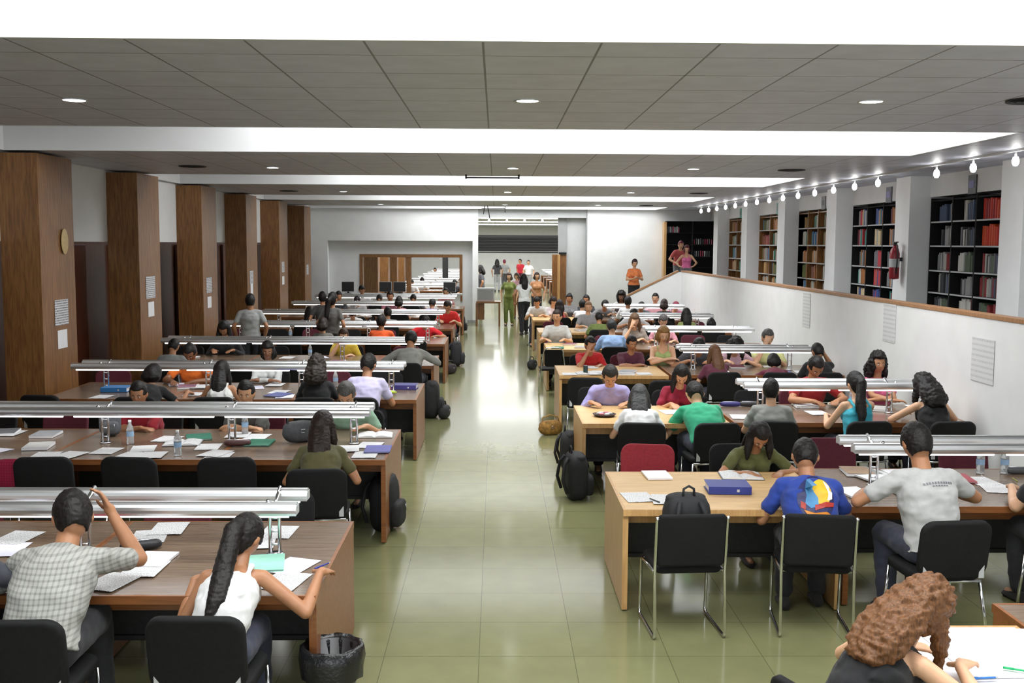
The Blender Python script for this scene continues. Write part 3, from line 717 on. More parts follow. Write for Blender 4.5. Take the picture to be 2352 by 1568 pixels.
def torso(mb,pts,fem,g=0,top=True,long=0):
    ws=[.165,.150 if not fem else .128,.160 if not fem else .137,.172 if not fem else .150,.140 if not fem else .125,.07]
    ds=[.115,.105,.110,.118,.085,.06]
    sm=mb.smooth; mb.smooth=True; rings=[]; n=20
    P=list(pts); W=list(ws); D=list(ds)
    if long: P=[pts[0]-(pts[1]-pts[0])*long]+P; W=[.172]+W; D=[.125]+D
    if not top: P=P[:-2]; W=W[:-2]; D=D[:-2]
    for i,p in enumerate(P):
        t=(P[min(i+1,len(P)-1)]-P[max(i-1,0)]).normalized(); x=V3(1,0,0); y=t.cross(x).normalized(); y=-y if y.y<0 else y
        x=y.cross(t).normalized(); x=-x if x.x<0 else x
        a,b=W[i]+g,D[i]+g
        rings.append([p+x*a*math.copysign(abs(math.cos(2*PI*k/n))**.85,math.cos(2*PI*k/n))+y*b*math.copysign(abs(math.sin(2*PI*k/n))**.9,math.sin(2*PI*k/n)) for k in range(n)])
    mb.rings(rings); mb.smooth=sm
    if fem and top: 
        for s in (-1,1): mb.ell(pts[3]+V3(s*.07,.095,-.03),(.062+g,.055+g,.06+g),12,8)
STAND={'idle':(2,0,6,0,(-.24,.03,.86),(0,.1,-1),(-1,0,0),(-.6,-.6,0),(.24,.03,.86),(0,.1,-1),(1,0,0),(.6,-.6,0)),
 'walk':(5,0,8,0,(-.25,.16,.90),(0,.3,-1),(-1,0,0),(-.6,-.6,0),(.26,-.12,.88),(0,-.1,-1),(1,0,0),(.6,-.6,0)),
 'hold':(3,0,22,0,(-.07,.26,1.12),(.6,.6,.2),(0,.2,-1),(-.6,-.4,-.6),(.07,.27,1.10),(-.6,.6,.2),(0,.2,-1),(.6,-.4,-.6)),
 'lean':(18,0,14,0,(-.22,.34,.98),(.4,.9,0),(0,0,1),(-.6,-.4,-.3),(.22,.34,.98),(-.4,.9,0),(0,0,1),(.6,-.4,-.3))}
def limbs(pose,fem,stand):
    T=getp(pose,stand); pts,up,nb,hc,rot=pose_pts(pose,fem,stand)
    sw=.162 if not fem else .142
    out=[]
    for s,o in ((-1,4),(1,8)):
        S=pts[4]+V3(s*sw,.0,.0)+up*.0; E,Wr=arm_joints(S,T[o],s,hint=T[o+3]); out.append((s,S,E,Wr,T[o+1],T[o+2]))
    legs=[]
    for s in (-1,1):
        h=pts[0]+V3(s*.085,.0,-.01)
        if stand:
            st=(.16 if pose=='walk' else .02)*s
            k=V3(s*.09,.05+st*.6,.49); a=V3(s*.10,st-.02,.08)
        else: k=V3(s*.11,.43,.52); a=V3(s*.12,.40+.05*s,.085)
        legs.append((s,h,k,a))
    return pts,up,nb,hc,rot,out,legs
def mk_body(pose,fem,stand,vox):
    pts,up,nb,hc,rot,arms,legs=limbs(pose,fem,stand); m=MB()
    torso(m,pts,fem,-.014); k=.88 if fem else 1
    m.cone(nb-up*.04,hc-(hc-nb)*.35,.058*k,.052*k,14)
    m.ell(hc,(.082*(.97 if fem else 1),.104,.125*(.97 if fem else 1)),32,26,rot,headfn(fem))
    for s in (-1,1): m.ell(hc+rot@V3(s*.083,-.005,-.01),(.012,.021,.034),10,8,rot)
    for s,S,E,Wr,fd,fn in arms:
        m.cone(pts[4]+V3(s*.05,0,.0),S,.052*k,.048*k,12)
        m.cone(S,E,.047*k,.040*k,14); m.cone(E,E+(Wr-E)*.35,.041*k,.040*k,14); m.cone(E+(Wr-E)*.35,Wr,.040*k,.025*k,14)
        d,n=Vector(fd).normalized(),Vector(fn)
        x=d.cross((n-d*n.dot(d)).normalized()); side=1 if x.x*s<0 else -1
        hand(m,Wr,fd,fn,side,.55,1.0 if vox<.009 else 1.15)
    for s,h,kn,a in legs:
        m.cone(h,kn,.085,.058,14); m.cone(kn,kn+(a-kn)*.35,.056,.056,12); m.cone(kn+(a-kn)*.35,a,.056,.036,12)
        m.cone(a-V3(0,.03,.03),a+V3(0,.13,-.045),.034,.026,10)
    return remesh(m,'body',vox,2 if vox<.009 else 3)
def mk_shirt(pose,fem,stand,style,vox,long=.15):
    pts,up,nb,hc,rot,arms,legs=limbs(pose,fem,stand); m=MB(); g=.016
    k=.88 if fem else 1
    if style in('tank','dress'):
        torso(m,pts,fem,.008,top=False,long=4.2 if style=='dress' else long)
        q0,q1=pts[3],pts[3].lerp(pts[4],.62); m.smooth=True; yv=(q1-q0).normalized().cross(V3(1,0,0)).normalized(); W0=.150 if fem else .172
        m.rings([[c+V3(1,0,0)*w*math.cos(2*PI*k_/18)+yv*d*math.sin(2*PI*k_/18) for k_ in range(18)] for c,w,d in ((q0-(q1-q0)*.5,W0-.01,.118),(q0,W0,.122),(q1,W0-.018,.106))]); m.smooth=False
        if fem:
            for q in (-1,1): m.ell(pts[3]+V3(q*.07,.095,-.03),(.073,.066,.072),12,8)
        # upper chest panel, lower than the shoulders, with straps over them
        x=V3(1,0,0); 
        for s in (-1,1):
            a=pts[3]+V3(s*.07,.10,.02); b=pts[4]+V3(s*.085,.0,.062); c=pts[3]+V3(s*.085,-.118,.03)
            m.tube([a,a+up*.08+V3(0,-.01,0),b,c+up*.07+V3(0,-.004,0),c-up*.02],.016,8)
    else:
        torso(m,pts,fem,g,long=long)
        fr={'tee':.62,'cap':.3,'long':1.9,'shirt':.7}[style]
        for s,S,E,Wr,_,_ in arms:
            m.cone(pts[4]+V3(s*.05,0,.0),S,.070*k,.062*k,12)
            if fr<=1: m.cone(S,S+(E-S)*fr,.061*k,.058*k,14)
            else:
                m.cone(S,E,.061*k,.050*k,14); m.cone(E,E+(Wr-E)*(fr-1),.050*k,.036*k,14)
    if style in('shirt','long'): m.lathe([(.064,-.02),(.070,.0),(.066,.028),(.058,.028)],nb-V3(0,.01,.02),16)
    return remesh(m,'shirt',vox,3,.009,9)
def mk_pants(pose,fem,stand,kind,vox):
    pts,up,nb,hc,rot,arms,legs=limbs(pose,fem,stand); m=MB()
    torso(m,pts[:1]*1+[pts[0]+(pts[1]-pts[0])*f for f in (.3,.6,.9)],fem,.010) if False else None
    m.ell(pts[0]+V3(0,0,.0),(.178,.128,.12),18,12)
    for s,h,kn,a in legs:
        m.cone(h,kn,.100,.076,14)
        if kind=='long': m.cone(kn,a+(kn-a)*.08,.076,.062,14)
        elif kind=='skirt': m.cone(h,kn,.12,.10,14)
    return remesh(m,'trousers',vox,3,.008,9)
def mk_shoes(pose,fem,stand):
    pts,up,nb,hc,rot,arms,legs=limbs(pose,fem,stand); out=[]
    for s,h,kn,a in legs:
        m=MB(); m.cone(a+V3(0,0,-.01),a+V3(0,-.01,-.045),.047,.045,12); m.cone(a+V3(0,-.03,-.05),a+V3(0,.14,-.053),.036,.03,12)
        m=MB(); L=[(-.085,.028,.05),(-.075,.036,.075),(-.03,.041,.082),(.03,.043,.066),(.09,.046,.048),(.14,.04,.036),(.165,.02,.026)]; m.smooth=True
        m.rings([[(a.x+w*math.cos(2*PI*k/14),a.y+y,max(.004,.004+h*.5+h*.5*math.sin(2*PI*k/14)*1.1)) for k in range(14)] for y,w,h in L]); m.smooth=False
        out.append(m.mesh('shoe'))
    return out
def mk_hair(pose,fem,stand,style,vox,seed=0):
    pts,up,nb,hc,rot,arms,legs=limbs(pose,fem,stand); m=MB()
    big={'short':1.07,'crop':1.045,'long':1.12,'pony':1.08,'bun':1.09,'curly':1.25,'afro':1.42,'bob':1.15,'scarf':1.16,'bald':1.0}[style]
    hz=.42 if style in('short','crop') else .30
    def f(d):
        face=d.y>.15 and d.z<(.50 if style!='scarf' else .42) and abs(d.x)<.72+.2*d.z
        low=d.z<-.80 and style in('short','crop')
        side=style in('short','crop','pony','bun') and d.y>(.12 if style=='short' else -.02) and d.z<.0
        k=big+ (.02*noise.noise(Vector((d.x*9+seed,d.y*9,d.z*5))) if style not in('curly','afro') else .16*noise.noise(Vector((d.x*6+seed,d.y*6,d.z*6))))
        if face or low or side: return .82
        if style in('short','crop') and d.z<-.1: return k*.97
        return k
    m.ell(hc+rot@V3(0,-.006,.006),(.085,.106,.126),40,32,rot,f)
    back=rot@V3(0,-1,0); dn=V3(0,0,-1)
    if style in('long','bob','curly','scarf'):
        L={'long':.34,'bob':.12,'curly':.21,'scarf':.14}[style]; r0={'long':.07,'bob':.085,'curly':.10,'scarf':.085}[style]
        p0=hc+rot@V3(0,-.055,0); bk=pts[3]+V3(0,-.14,0)
        e=Vector((p0.x,min(p0.y-.03,bk.y+.04) if L>.2 else p0.y-.03,p0.z-L))
        mid=p0.lerp(e,.5)+V3(0,-.035,0.0)
        prev=None; rings=[]; n=22
        path=[p0+V3(0,.0,.03),p0.lerp(mid,.5)+V3(0,-.015,0),mid,mid.lerp(e,.55),e]
        wd=[.8,1.1,1.15,1.05,.65]
        for i,p in enumerate(path):
            t=(path[min(i+1,4)]-path[max(i-1,0)]).normalized(); x=V3(1,0,0); y=t.cross(x).normalized()
            ring=[]
            for q in range(n):
                a=2*PI*q/n; wob=1+.07*math.sin(a*7+seed)+.10*(noise.noise(Vector((math.cos(a)*3,math.sin(a)*3+seed,i*1.3))) if style=='curly' else 0)
                ring.append(p+x*r0*1.15*wd[i]*wob*math.cos(a)+y*r0*.62*wd[i]*wob*math.sin(a))
            rings.append(ring)
        m.smooth=True; m.rings(rings); m.smooth=False
        if style in('long','curly'):
            for s in (-1,1):
                a=hc+rot@V3(s*.078,-.005,.02); m.cone(a,a+V3(s*.015,-.01,-.13),.03,.038,10); m.cone(a+V3(s*.015,-.01,-.13),a+V3(s*.02,-.02,-.22),.037,.016,10)
    if style=='pony':
        a=hc+rot@V3(0,-.095,.01); b=a+back*.03+V3(-.01,-.03,-.04); c=pts[4]+V3(-.03,-.135,.05); d=pts[3]+V3(-.03,-.17,.0); e=pts[2]+V3(-.045,-.165,.0)
        m.cone(a,b,.045,.050,14); m.cone(b,c,.05,.052,14); m.cone(c,d,.052,.040,14); m.cone(d,e,.040,.010,12)
        m.cone(c+V3(.03,0,.02),d+V3(.035,.005,.02),.028,.02,10); m.cone(d+V3(.035,.005,.02),d+V3(.03,.02,-.07),.02,.005,8)
    if style=='bun': m.ell(hc+rot@V3(0,-.08,.10),(.05,.05,.042),14,10,rot,lambda d:1+.12*noise.noise(d*5))
    if style=='crop': pass
    me=remesh(m,'hair',vox,1 if style in('curly','afro') else 2, .012 if style in('curly','afro') else .004, 26 if style in('curly','afro') else 40,seed)
    return me
M_eyew=mat('eye_white',(.75,.74,.72),.3,var=.01); M_iris=mat('iris_brown',(.02,.01,.006),.2,var=.05)
M_lip=mat('lip',rgb(140,72,66),.5,var=.05)
HM={}
def hairmat(c):
    k='hair_%d_%d_%d'%c
    if k in HM: return HM[k]
    m,nt,b=new_mat(k); L=nt.links.new; tc=N(nt,'ShaderNodeTexCoord'); mp=N(nt,'ShaderNodeMapping'); mp.inputs['Scale'].default_value=(130,130,14)
    L(tc.outputs['Object'],mp.inputs[0]); n=N(nt,'ShaderNodeTexNoise'); n.inputs['Scale'].default_value=1; n.inputs['Detail'].default_value=4; L(mp.outputs[0],n.inputs[0])
    cc=rgb(*c); L(ramp(nt,n.outputs[0],[(.3,tuple(x*.45 for x in cc)),(.7,tuple(min(1,x*1.15) for x in cc))]),b.inputs['Base Color'])
    b.inputs['Roughness'].default_value=.5; b.inputs['Specular IOR Level'].default_value=.3; bp=N(nt,'ShaderNodeBump'); bp.inputs['Strength'].default_value=.5; bp.inputs['Distance'].default_value=.006
    L(n.outputs[0],bp.inputs['Height']); L(bp.outputs[0],b.inputs['Normal']); HM[k]=m; return m
SKIN={k:None for k in()}
def skinmat(c):
    k='skin_%d_%d_%d'%c
    if k not in MATS:
        m=mat(k,rgb(*c),.5,var=.06,scale=18,bump=.04,bscale=300); b=m.node_tree.nodes['Principled BSDF']; b.inputs['Subsurface Weight'].default_value=.08; b.inputs['Subsurface Radius'].default_value=(.02,.008,.004)
    return MATS[k]
def clothmat(c,pat=None):
    k='cloth_%d_%d_%d_%s'%(*c,pat)
    if k in MATS: return MATS[k]
    if pat is None: return mat(k,rgb(*c),.85,var=.10,scale=14,bump=.25,bscale=420,sheen=.1)
    m,nt,b=new_mat(k); L=nt.links.new; tc=N(nt,'ShaderNodeTexCoord'); wv=[]
    cols={'check':((1,0,0),(0,0,1)),'stripe':((0,0,1),)}[pat.split(':')[0]]
    fr={'check':46,'stripe':9}[pat.split(':')[0]]
    base=rgb(*c); c2=tuple(x*.55 for x in base) if pat=='check' else rgb(235,235,235)
    last=None
    for ax in cols:
        vm=N(nt,'ShaderNodeVectorMath',operation='DOT_PRODUCT'); vm.inputs[1].default_value=ax; L(tc.outputs['Object'],vm.inputs[0])
        mu=N(nt,'ShaderNodeMath',operation='MULTIPLY'); mu.inputs[1].default_value=fr*1.; L(vm.outputs['Value'],mu.inputs[0])
        f1=N(nt,'ShaderNodeMath',operation='FRACT'); L(mu.outputs[0],f1.inputs[0]); g=N(nt,'ShaderNodeMath',operation='GREATER_THAN'); g.inputs[1].default_value=.62; L(f1.outputs[0],g.inputs[0])
        if last is None: last=g
        else:
            ad=N(nt,'ShaderNodeMath',operation='ADD'); L(last.outputs[0],ad.inputs[0]); L(g.outputs[0],ad.inputs[1]); hf=N(nt,'ShaderNodeMath',operation='MULTIPLY'); hf.inputs[1].default_value=.5; L(ad.outputs[0],hf.inputs[0]); last=hf
    mx=N(nt,'ShaderNodeMix'); mx.data_type='RGBA'; L(last.outputs[0],mx.inputs[0]); mx.inputs[6].default_value=(*base,1); mx.inputs[7].default_value=(*c2,1)
    L(mx.outputs[2],b.inputs['Base Color']); b.inputs['Roughness'].default_value=.85; MATS[k]=m; return m
CACHE={}
def cached(key,fn):
    if key not in CACHE: CACHE[key]=fn()
    return CACHE[key]
DUMMY=M_white
def use(name,me,m,parent=None):
    o=bpy.data.objects.new(name,me); COL.objects.link(o)
    if not me.materials: me.materials.append(DUMMY)
    reskin(o,m)
    if parent: o.parent=parent
    return o
def face_meshes(pose,fem,stand):
    pts,up,nb,hc,rot,arms,legs=limbs(pose,fem,stand); hf=headfn(fem); out=[]
    sx,sy,sz=.082*(.97 if fem else 1),.104,.125*(.97 if fem else 1)
    def P(x,z,o=0):   # point on the face surface in head directions
        d=Vector((x,math.sqrt(max(.05,1-x*x-z*z)),z)); k=hf(d)
        return hc+rot@Vector((d.x*sx*k,d.y*sy*k+o,d.z*sz*k))
    for s in (-1,1):
        e=MB(); e.ell(P(s*.36,.02,-.006),(.0135,.0105,.0085),12,8,rot); 
        ir=MB(); ir.ell(P(s*.36,.02,.0015),(.0062,.0045,.0062),10,8,rot)
        br=MB(); br.tube([P(s*.16,.165,-.001),P(s*.36,.225,-.001),P(s*.56,.15,-.001)],[.003,.0042,.002],6)
        out+= [('eye',e.mesh('eye'),M_eyew,None),('iris',ir.mesh('iris'),M_iris,'eye'),('eyebrow',br.mesh('eyebrow'),'hair',None)]
    mo=MB(); mo.tube([P(-.24,-.47,-.002),P(-.1,-.455,.0005),P(0,-.465,.001),P(.1,-.455,.0005),P(.24,-.47,-.002)],[.0018,.0042,.0046,.0042,.0018],8); out.append(('mouth',mo.mesh('mouth'),M_lip,None))
    return out
def person(x,y,rz,pose,shirt,hair,skin=(190,140,105),fem=False,style='tee',pants=((50,54,64),'long'),hs='short',sc=1.,lod=1,stand=False,label='',z0=0,pat=None,face=False,group=None,shoe=(40,38,38),dx=0):
    vb={0:.0065,1:.010,2:.015}[lod]; vc={0:.010,1:.013,2:.019}[lod]; vh={0:.007,1:.010,2:.014}[lod]
    b=use('person',cached(('b',pose,fem,stand,lod),lambda:mk_body(pose,fem,stand,vb)),skinmat(skin))
    b.location=(x,y,z0); b.rotation_euler=(0,0,R(rz)); b.scale=(sc,sc,sc); tag(b,label,'person',group)
    use('shirt' if style!='dress' else 'dress',cached(('s',pose,fem,stand,style,lod),lambda:mk_shirt(pose,fem,stand,style,vc)),clothmat(shirt,pat),b)
    if style!='dress': use('trousers' if pants[1]!='skirt' else 'skirt',cached(('p',pose,fem,stand,pants[1],lod),lambda:mk_pants(pose,fem,stand,pants[1],vc)),clothmat(pants[0]),b)
    if hs!='bald': use('hair' if hs!='scarf' else 'headscarf',cached(('h',pose,fem,stand,hs,lod),lambda:mk_hair(pose,fem,stand,hs,vh,seed=len(CACHE))),hairmat(hair),b)
    for me in cached(('f',pose,fem,stand),lambda:mk_shoes(pose,fem,stand)): use('shoe',me,clothmat(shoe),b)
    if face or lod==0:
        last=None
        for nm,me,mm,par in cached(('e',pose,fem,stand),lambda:face_meshes(pose,fem,stand)):
            o=use(nm,me,hairmat(hair) if mm=='hair' else mm,last if par else b)
            if nm=='eye': last=o
    return b

# ------------------------------------------------------------------ the readers
person(-2.26,5.03,2,'manA@4',(168, 168, 162),(26, 22, 20),(170, 120, 86),False,'shirt',((34, 34, 38), 'long'),'short',1.12,0,label='person in grey checked shirt with short black hair, near side of nearest left row',face=True,pat='check')
person(-1.41,5.08,-1,'reachR@16',(226, 226, 226),(26, 22, 20),(170, 120, 86),True,'tank',((50, 54, 70), 'long'),'pony',1.02,0,label='person in white tank top with long black ponytail, near side of nearest left row',face=True)
person(-2.81,5.13,-1,'lean2@-12',(60, 62, 70),(26, 22, 20),(170, 120, 86),False,'tee',((34, 34, 38), 'long'),'short',1.03,1,label='person in charcoal T-shirt, black hair, at the left edge, near side, nearest left row')
person(4.01,7.05,6,'write@-12',(24, 24, 28),(26, 22, 20),(214, 168, 134),False,'tee',((34, 34, 38), 'long'),'short',1.07,1,label='person in black T-shirt, black hair, at the right edge, near side, second right row')
person(-1.42,8.31,5,'upright@28',(88, 84, 50),(44, 32, 26),(170, 120, 86),True,'tee',((50, 54, 70), 'long'),'long',1.00,0,label='person in olive top with long dark straight hair, near side of second left row',face=True)
person(-3.54,10.63,173,'fold',(150, 24, 40),(26, 22, 20),(170, 120, 86),False,'tee',((50, 54, 70), 'long'),'short',0.97,1,label='person in crimson T-shirt with black hair, arms folded, far side of second left row',face=True)
person(-2.47,10.63,173,'fold',(78, 78, 74),(26, 22, 20),(196, 148, 112),False,'tee',((34, 34, 38), 'long'),'short',0.98,1,label='person in dark grey T-shirt with black hair, arms folded, far side of second left row',face=True)
person(-1.44,10.63,173,'read@12',(140, 176, 150),(90, 88, 84),(196, 148, 112),False,'tee',((50, 54, 70), 'long'),'short',1.03,1,label='person in pale green shirt with dark greyish hair, far side of second left row',face=True)
person(-4.13,12.10,5,'reachR@12',(20, 20, 22),(26, 22, 20),(170, 120, 86),True,'tee',((34, 34, 38), 'long'),'bob',0.99,1,label='person in black top, black bobbed hair, arm stretched out, near side, third left row')
person(-3.24,12.10,5,'upright@24',(216, 216, 212),(26, 22, 20),(170, 120, 86),True,'tank',((50, 54, 70), 'long'),'long',0.98,1,label='person in white tank top with black hair gathered behind, near side of third left row')
person(-2.09,12.10,4,'upright',(22, 22, 24),(56, 48, 42),(170, 120, 86),True,'tee',((50, 54, 70), 'long'),'curly',0.99,1,label='person in black T-shirt with curly dark hair, near side of third left row')
person(-1.55,12.10,-5,'write',(196, 190, 222),(26, 22, 20),(170, 120, 86),False,'tee',((50, 54, 70), 'long'),'short',1.05,1,label='person in pale lavender shirt with short black hair, near side of third left row')
person(-4.06,14.12,178,'low@-24',(226, 110, 30),(26, 22, 20),(132, 90, 64),False,'tee',((50, 54, 70), 'long'),'short',1.01,1,label='person in orange T-shirt with short black hair, bent low, far side of third left row',face=True)
person(-3.07,14.12,182,'fold@-12',(196, 198, 196),(26, 22, 20),(132, 90, 64),True,'long',((34, 34, 38), 'long'),'scarf',0.99,1,label='person in light grey long-sleeved top with black covered hair, far side of third left row',face=True)
person(-4.90,15.58,-2,'write',(132, 136, 134),(26, 22, 20),(170, 120, 86),False,'tee',((50, 54, 70), 'long'),'short',0.93,2,label='person in grey T-shirt with black hair by the pillar, near side of fourth left row')
person(-1.30,15.58,-6,'lean2',(140, 140, 134),(26, 22, 20),(170, 120, 86),False,'long',((50, 54, 70), 'long'),'short',1.06,2,label='person in grey long-sleeved shirt with black hair, aisle end, near side of fourth left row')
person(-2.51,17.61,179,'chin',(210, 180, 60),(70, 46, 30),(214, 168, 134),False,'tee',((50, 54, 70), 'long'),'short',0.97,2,label='person in mustard yellow T-shirt with brown hair, far side of fourth left row',face=True)
person(-4.52,17.61,184,'write',(24, 24, 26),(26, 22, 20),(170, 120, 86),True,'long',((50, 54, 70), 'long'),'long',1.07,2,label='person in black long-sleeved top with long black hair, far side of fourth left row',face=True)
person(-3.17,19.07,1,'upright',(110, 108, 100),(44, 32, 26),(196, 148, 112),True,'tee',((50, 54, 70), 'long'),'bob',0.95,2,label='person in olive grey top with dark bobbed hair, near side of fifth left row')
person(-2.11,19.07,-5,'upright',(236, 92, 34),(26, 22, 20),(170, 120, 86),False,'tee',((50, 54, 70), 'long'),'short',1.00,2,label='person in bright orange T-shirt with short black hair, near side of fifth left row')
person(-1.48,21.09,187,'lean2',(206, 28, 40),(26, 22, 20),(170, 120, 86),False,'tee',((50, 54, 70), 'long'),'short',0.98,2,label='person in bright red T-shirt with black hair, leaning, far side of fifth left row',face=True)
person(-4.07,22.55,-2,'read',(170, 150, 150),(26, 22, 20),(196, 148, 112),True,'tee',((50, 54, 70), 'long'),'long',0.97,2,label='person in pale grey pink top with long black hair, near side of sixth left row')
person(-3.33,24.58,181,'low',(226, 226, 224),(26, 22, 20),(196, 148, 112),False,'tee',((34, 34, 38), 'long'),'short',0.96,2,label='person in white T-shirt with black hair, head down, far side of sixth left row',face=True)
person(-2.79,24.58,185,'low',(90, 70, 70),(26, 22, 20),(170, 120, 86),True,'tee',((50, 54, 70), 'long'),'curly',0.96,2,label='person in brown top with black curly hair, head down, far side of sixth left row',face=True)
person(-2.34,22.55,6,'fold',(170, 170, 172),(26, 22, 20),(170, 120, 86),False,'tee',((50, 54, 70), 'long'),'short',0.97,2,label='person in grey T-shirt with short black hair, near side of sixth left row')
person(-2.42,26.04,5,'upright',(210, 150, 165),(26, 22, 20),(196, 148, 112),True,'tee',((50, 54, 70), 'long'),'bob',0.98,2,label='person in pale pink top with black bobbed hair, near side of seventh left row')
person(-1.64,26.04,-6,'write',(120, 110, 160),(26, 22, 20),(170, 120, 86),False,'tee',((34, 34, 38), 'long'),'short',0.99,2,label='person in violet T-shirt with short dark hair, near side of seventh left row')
person(-3.67,28.06,176,'write',(150, 150, 150),(26, 22, 20),(170, 120, 86),False,'tee',((50, 54, 70), 'long'),'short',0.98,2,label='person in grey T-shirt with short black hair, far side of seventh left row',face=True)
person(-1.12,24.58,178,'write',(216, 44, 40),(44, 32, 26),(196, 148, 112),False,'tee',((50, 54, 70), 'long'),'short',1.05,2,label='person in red T-shirt, dark hair, at the aisle end, far side, sixth left row',face=True)
person(-4.21,28.06,185,'fold',(50, 52, 56),(26, 22, 20),(170, 120, 86),False,'tee',((50, 54, 70), 'long'),'short',1.06,2,label='person in dark T-shirt with short black hair, far side of seventh left row',face=True)
person(-2.82,28.06,180,'fold',(120, 70, 80),(26, 22, 20),(170, 120, 86),False,'tee',((50, 54, 70), 'long'),'short',1.07,2,label='person in plum T-shirt with short black hair, far side of seventh left row',face=True)
person(-3.34,29.52,1,'low',(60, 60, 64),(26, 22, 20),(170, 120, 86),False,'tee',((50, 54, 70), 'long'),'short',1.02,2,label='person in charcoal T-shirt with short black hair, head low, near side of farthest left row')
person(-2.37,29.52,1,'low',(90, 90, 96),(26, 22, 20),(170, 120, 86),False,'tee',((34, 34, 38), 'long'),'short',1.03,2,label='person in slate T-shirt with short black hair, head low, near side of farthest left row')
person(-1.53,31.55,186,'upright',(170, 120, 120),(26, 22, 20),(196, 148, 112),False,'tee',((50, 54, 70), 'long'),'short',0.98,2,label='person in dusty rose T-shirt with short black hair, far side of farthest left row',face=True)
person(-4.02,31.55,180,'read',(226, 226, 226),(26, 22, 20),(170, 120, 86),False,'tee',((50, 54, 70), 'long'),'short',1.07,2,label='person in white T-shirt with short black hair, far side of farthest left row',face=True)
person(2.16,6.93,-7,'write@8',(36, 64, 150),(26, 22, 20),(170, 120, 86),False,'tee',((34, 34, 38), 'long'),'crop',1.04,0,label='person in blue T-shirt with round back print, black hair, near side, second right row',face=True)
person(2.94,6.80,5,'lean2@-16',(178, 178, 176),(26, 22, 20),(170, 120, 86),False,'tee',((50, 54, 70), 'long'),'short',1.10,0,label='person in pale grey T-shirt with back print, black hair, near side, second right row',face=True)
person(2.14,8.81,185,'low@-12',(86, 88, 44),(26, 22, 20),(170, 120, 86),True,'tee',((50, 54, 70), 'long'),'long',0.97,1,label='person in olive top with long black hair, bent low, far side of second right row',face=True)
person(1.47,10.46,-5,'write@12',(230, 230, 230),(70, 70, 70),(214, 168, 134),True,'tee',((50, 54, 70), 'long'),'long',0.98,1,label='person in white top with long dark grey hair, near side of third right row')
person(2.17,10.46,6,'write@24',(44, 160, 118),(26, 22, 20),(214, 168, 134),False,'tee',((50, 54, 70), 'long'),'short',1.08,1,label='person in green T-shirt with short dark hair, near side of third right row')
person(2.83,10.58,-7,'upright',(150, 152, 146),(26, 22, 20),(214, 168, 134),False,'tee',((34, 34, 38), 'long'),'crop',0.95,1,label='person in grey T-shirt with short black hair, near side of third right row')
person(3.73,10.58,5,'temple@-12',(60, 170, 190),(26, 22, 20),(214, 168, 134),True,'tank',((50, 54, 70), 'long'),'pony',1.01,1,label='person in turquoise strap top, black ponytail, hand at head, near side, third right row')
person(4.58,10.58,4,'low@-12',(20, 20, 22),(26, 22, 20),(214, 168, 134),True,'tank',((50, 54, 70), 'long'),'curly',1.04,1,label='person in black strap top with big curly black hair, near side of third right row')
person(1.34,12.24,175,'read@12',(168, 162, 214),(50, 48, 44),(196, 148, 112),False,'long',((34, 34, 38), 'long'),'short',1.02,1,label='person in lavender shirt with dark hair, face down, far side of third right row',face=True)
person(2.13,12.24,182,'write',(140, 20, 50),(26, 22, 20),(196, 148, 112),True,'tee',((50, 54, 70), 'long'),'long',1.00,1,label='person in dark crimson T-shirt with long black hair, far side of third right row',face=True)
person(3.72,12.36,186,'low@-24',(160, 30, 34),(26, 22, 20),(170, 120, 86),False,'tee',((50, 54, 70), 'long'),'short',1.05,1,label='person in red T-shirt, black hair, under the lamp rail, far side, third right row',face=True)
person(4.57,12.36,174,'fold@-24',(200, 90, 130),(26, 22, 20),(170, 120, 86),True,'tee',((34, 34, 38), 'long'),'curly',1.02,1,label='person in pink top with curly black hair, far side of third right row',face=True)
person(3.14,14.58,5,'chin',(96, 40, 60),(104, 70, 44),(214, 168, 134),True,'tee',((50, 54, 70), 'long'),'long',0.95,2,label='person in maroon top with long brown hair, near side of fourth right row')
person(3.97,14.58,-7,'low',(110, 40, 60),(26, 22, 20),(170, 120, 86),True,'tee',((34, 34, 38), 'long'),'bob',0.93,2,label='person in wine red top with black bobbed hair, near side of fourth right row')
person(4.58,14.58,0,'temple',(20, 20, 22),(26, 22, 20),(170, 120, 86),False,'tee',((50, 54, 70), 'long'),'crop',0.98,2,label='person in black T-shirt with black hair, hand at head, near side of fourth right row')
person(1.43,16.24,187,'chin',(178, 26, 30),(26, 22, 20),(170, 120, 86),False,'tee',((34, 34, 38), 'long'),'short',0.97,1,label='person in bright red T-shirt, black hair, hand at chin, far side, fourth right row',face=True)
person(2.07,16.24,185,'fold',(84, 34, 52),(26, 22, 20),(170, 120, 86),False,'tee',((50, 54, 70), 'long'),'short',0.96,2,label='person in burgundy T-shirt with short black hair, far side of fourth right row',face=True)
person(2.61,16.36,176,'fold',(170, 186, 120),(160, 120, 70),(214, 168, 134),True,'tank',((50, 54, 70), 'long'),'bob',1.07,2,label='person in light green strap top with blond tied hair, far side of fourth right row',face=True)
person(3.15,16.36,175,'low',(70, 70, 76),(26, 22, 20),(170, 120, 86),False,'tee',((50, 54, 70), 'long'),'short',1.07,2,label='person in grey T-shirt with black hair, head low, far side of fourth right row',face=True)
person(3.69,16.36,178,'low',(226, 190, 204),(26, 22, 20),(214, 168, 134),True,'tee',((50, 54, 70), 'long'),'curly',1.07,2,label='person in pale pink top with black curly hair, far side of fourth right row',face=True)
person(4.23,16.36,179,'chin',(222, 226, 160),(90, 88, 84),(214, 168, 134),False,'tee',((34, 34, 38), 'long'),'crop',1.07,2,label='person in pale yellow shirt with short grey hair, far side of fourth right row',face=True)
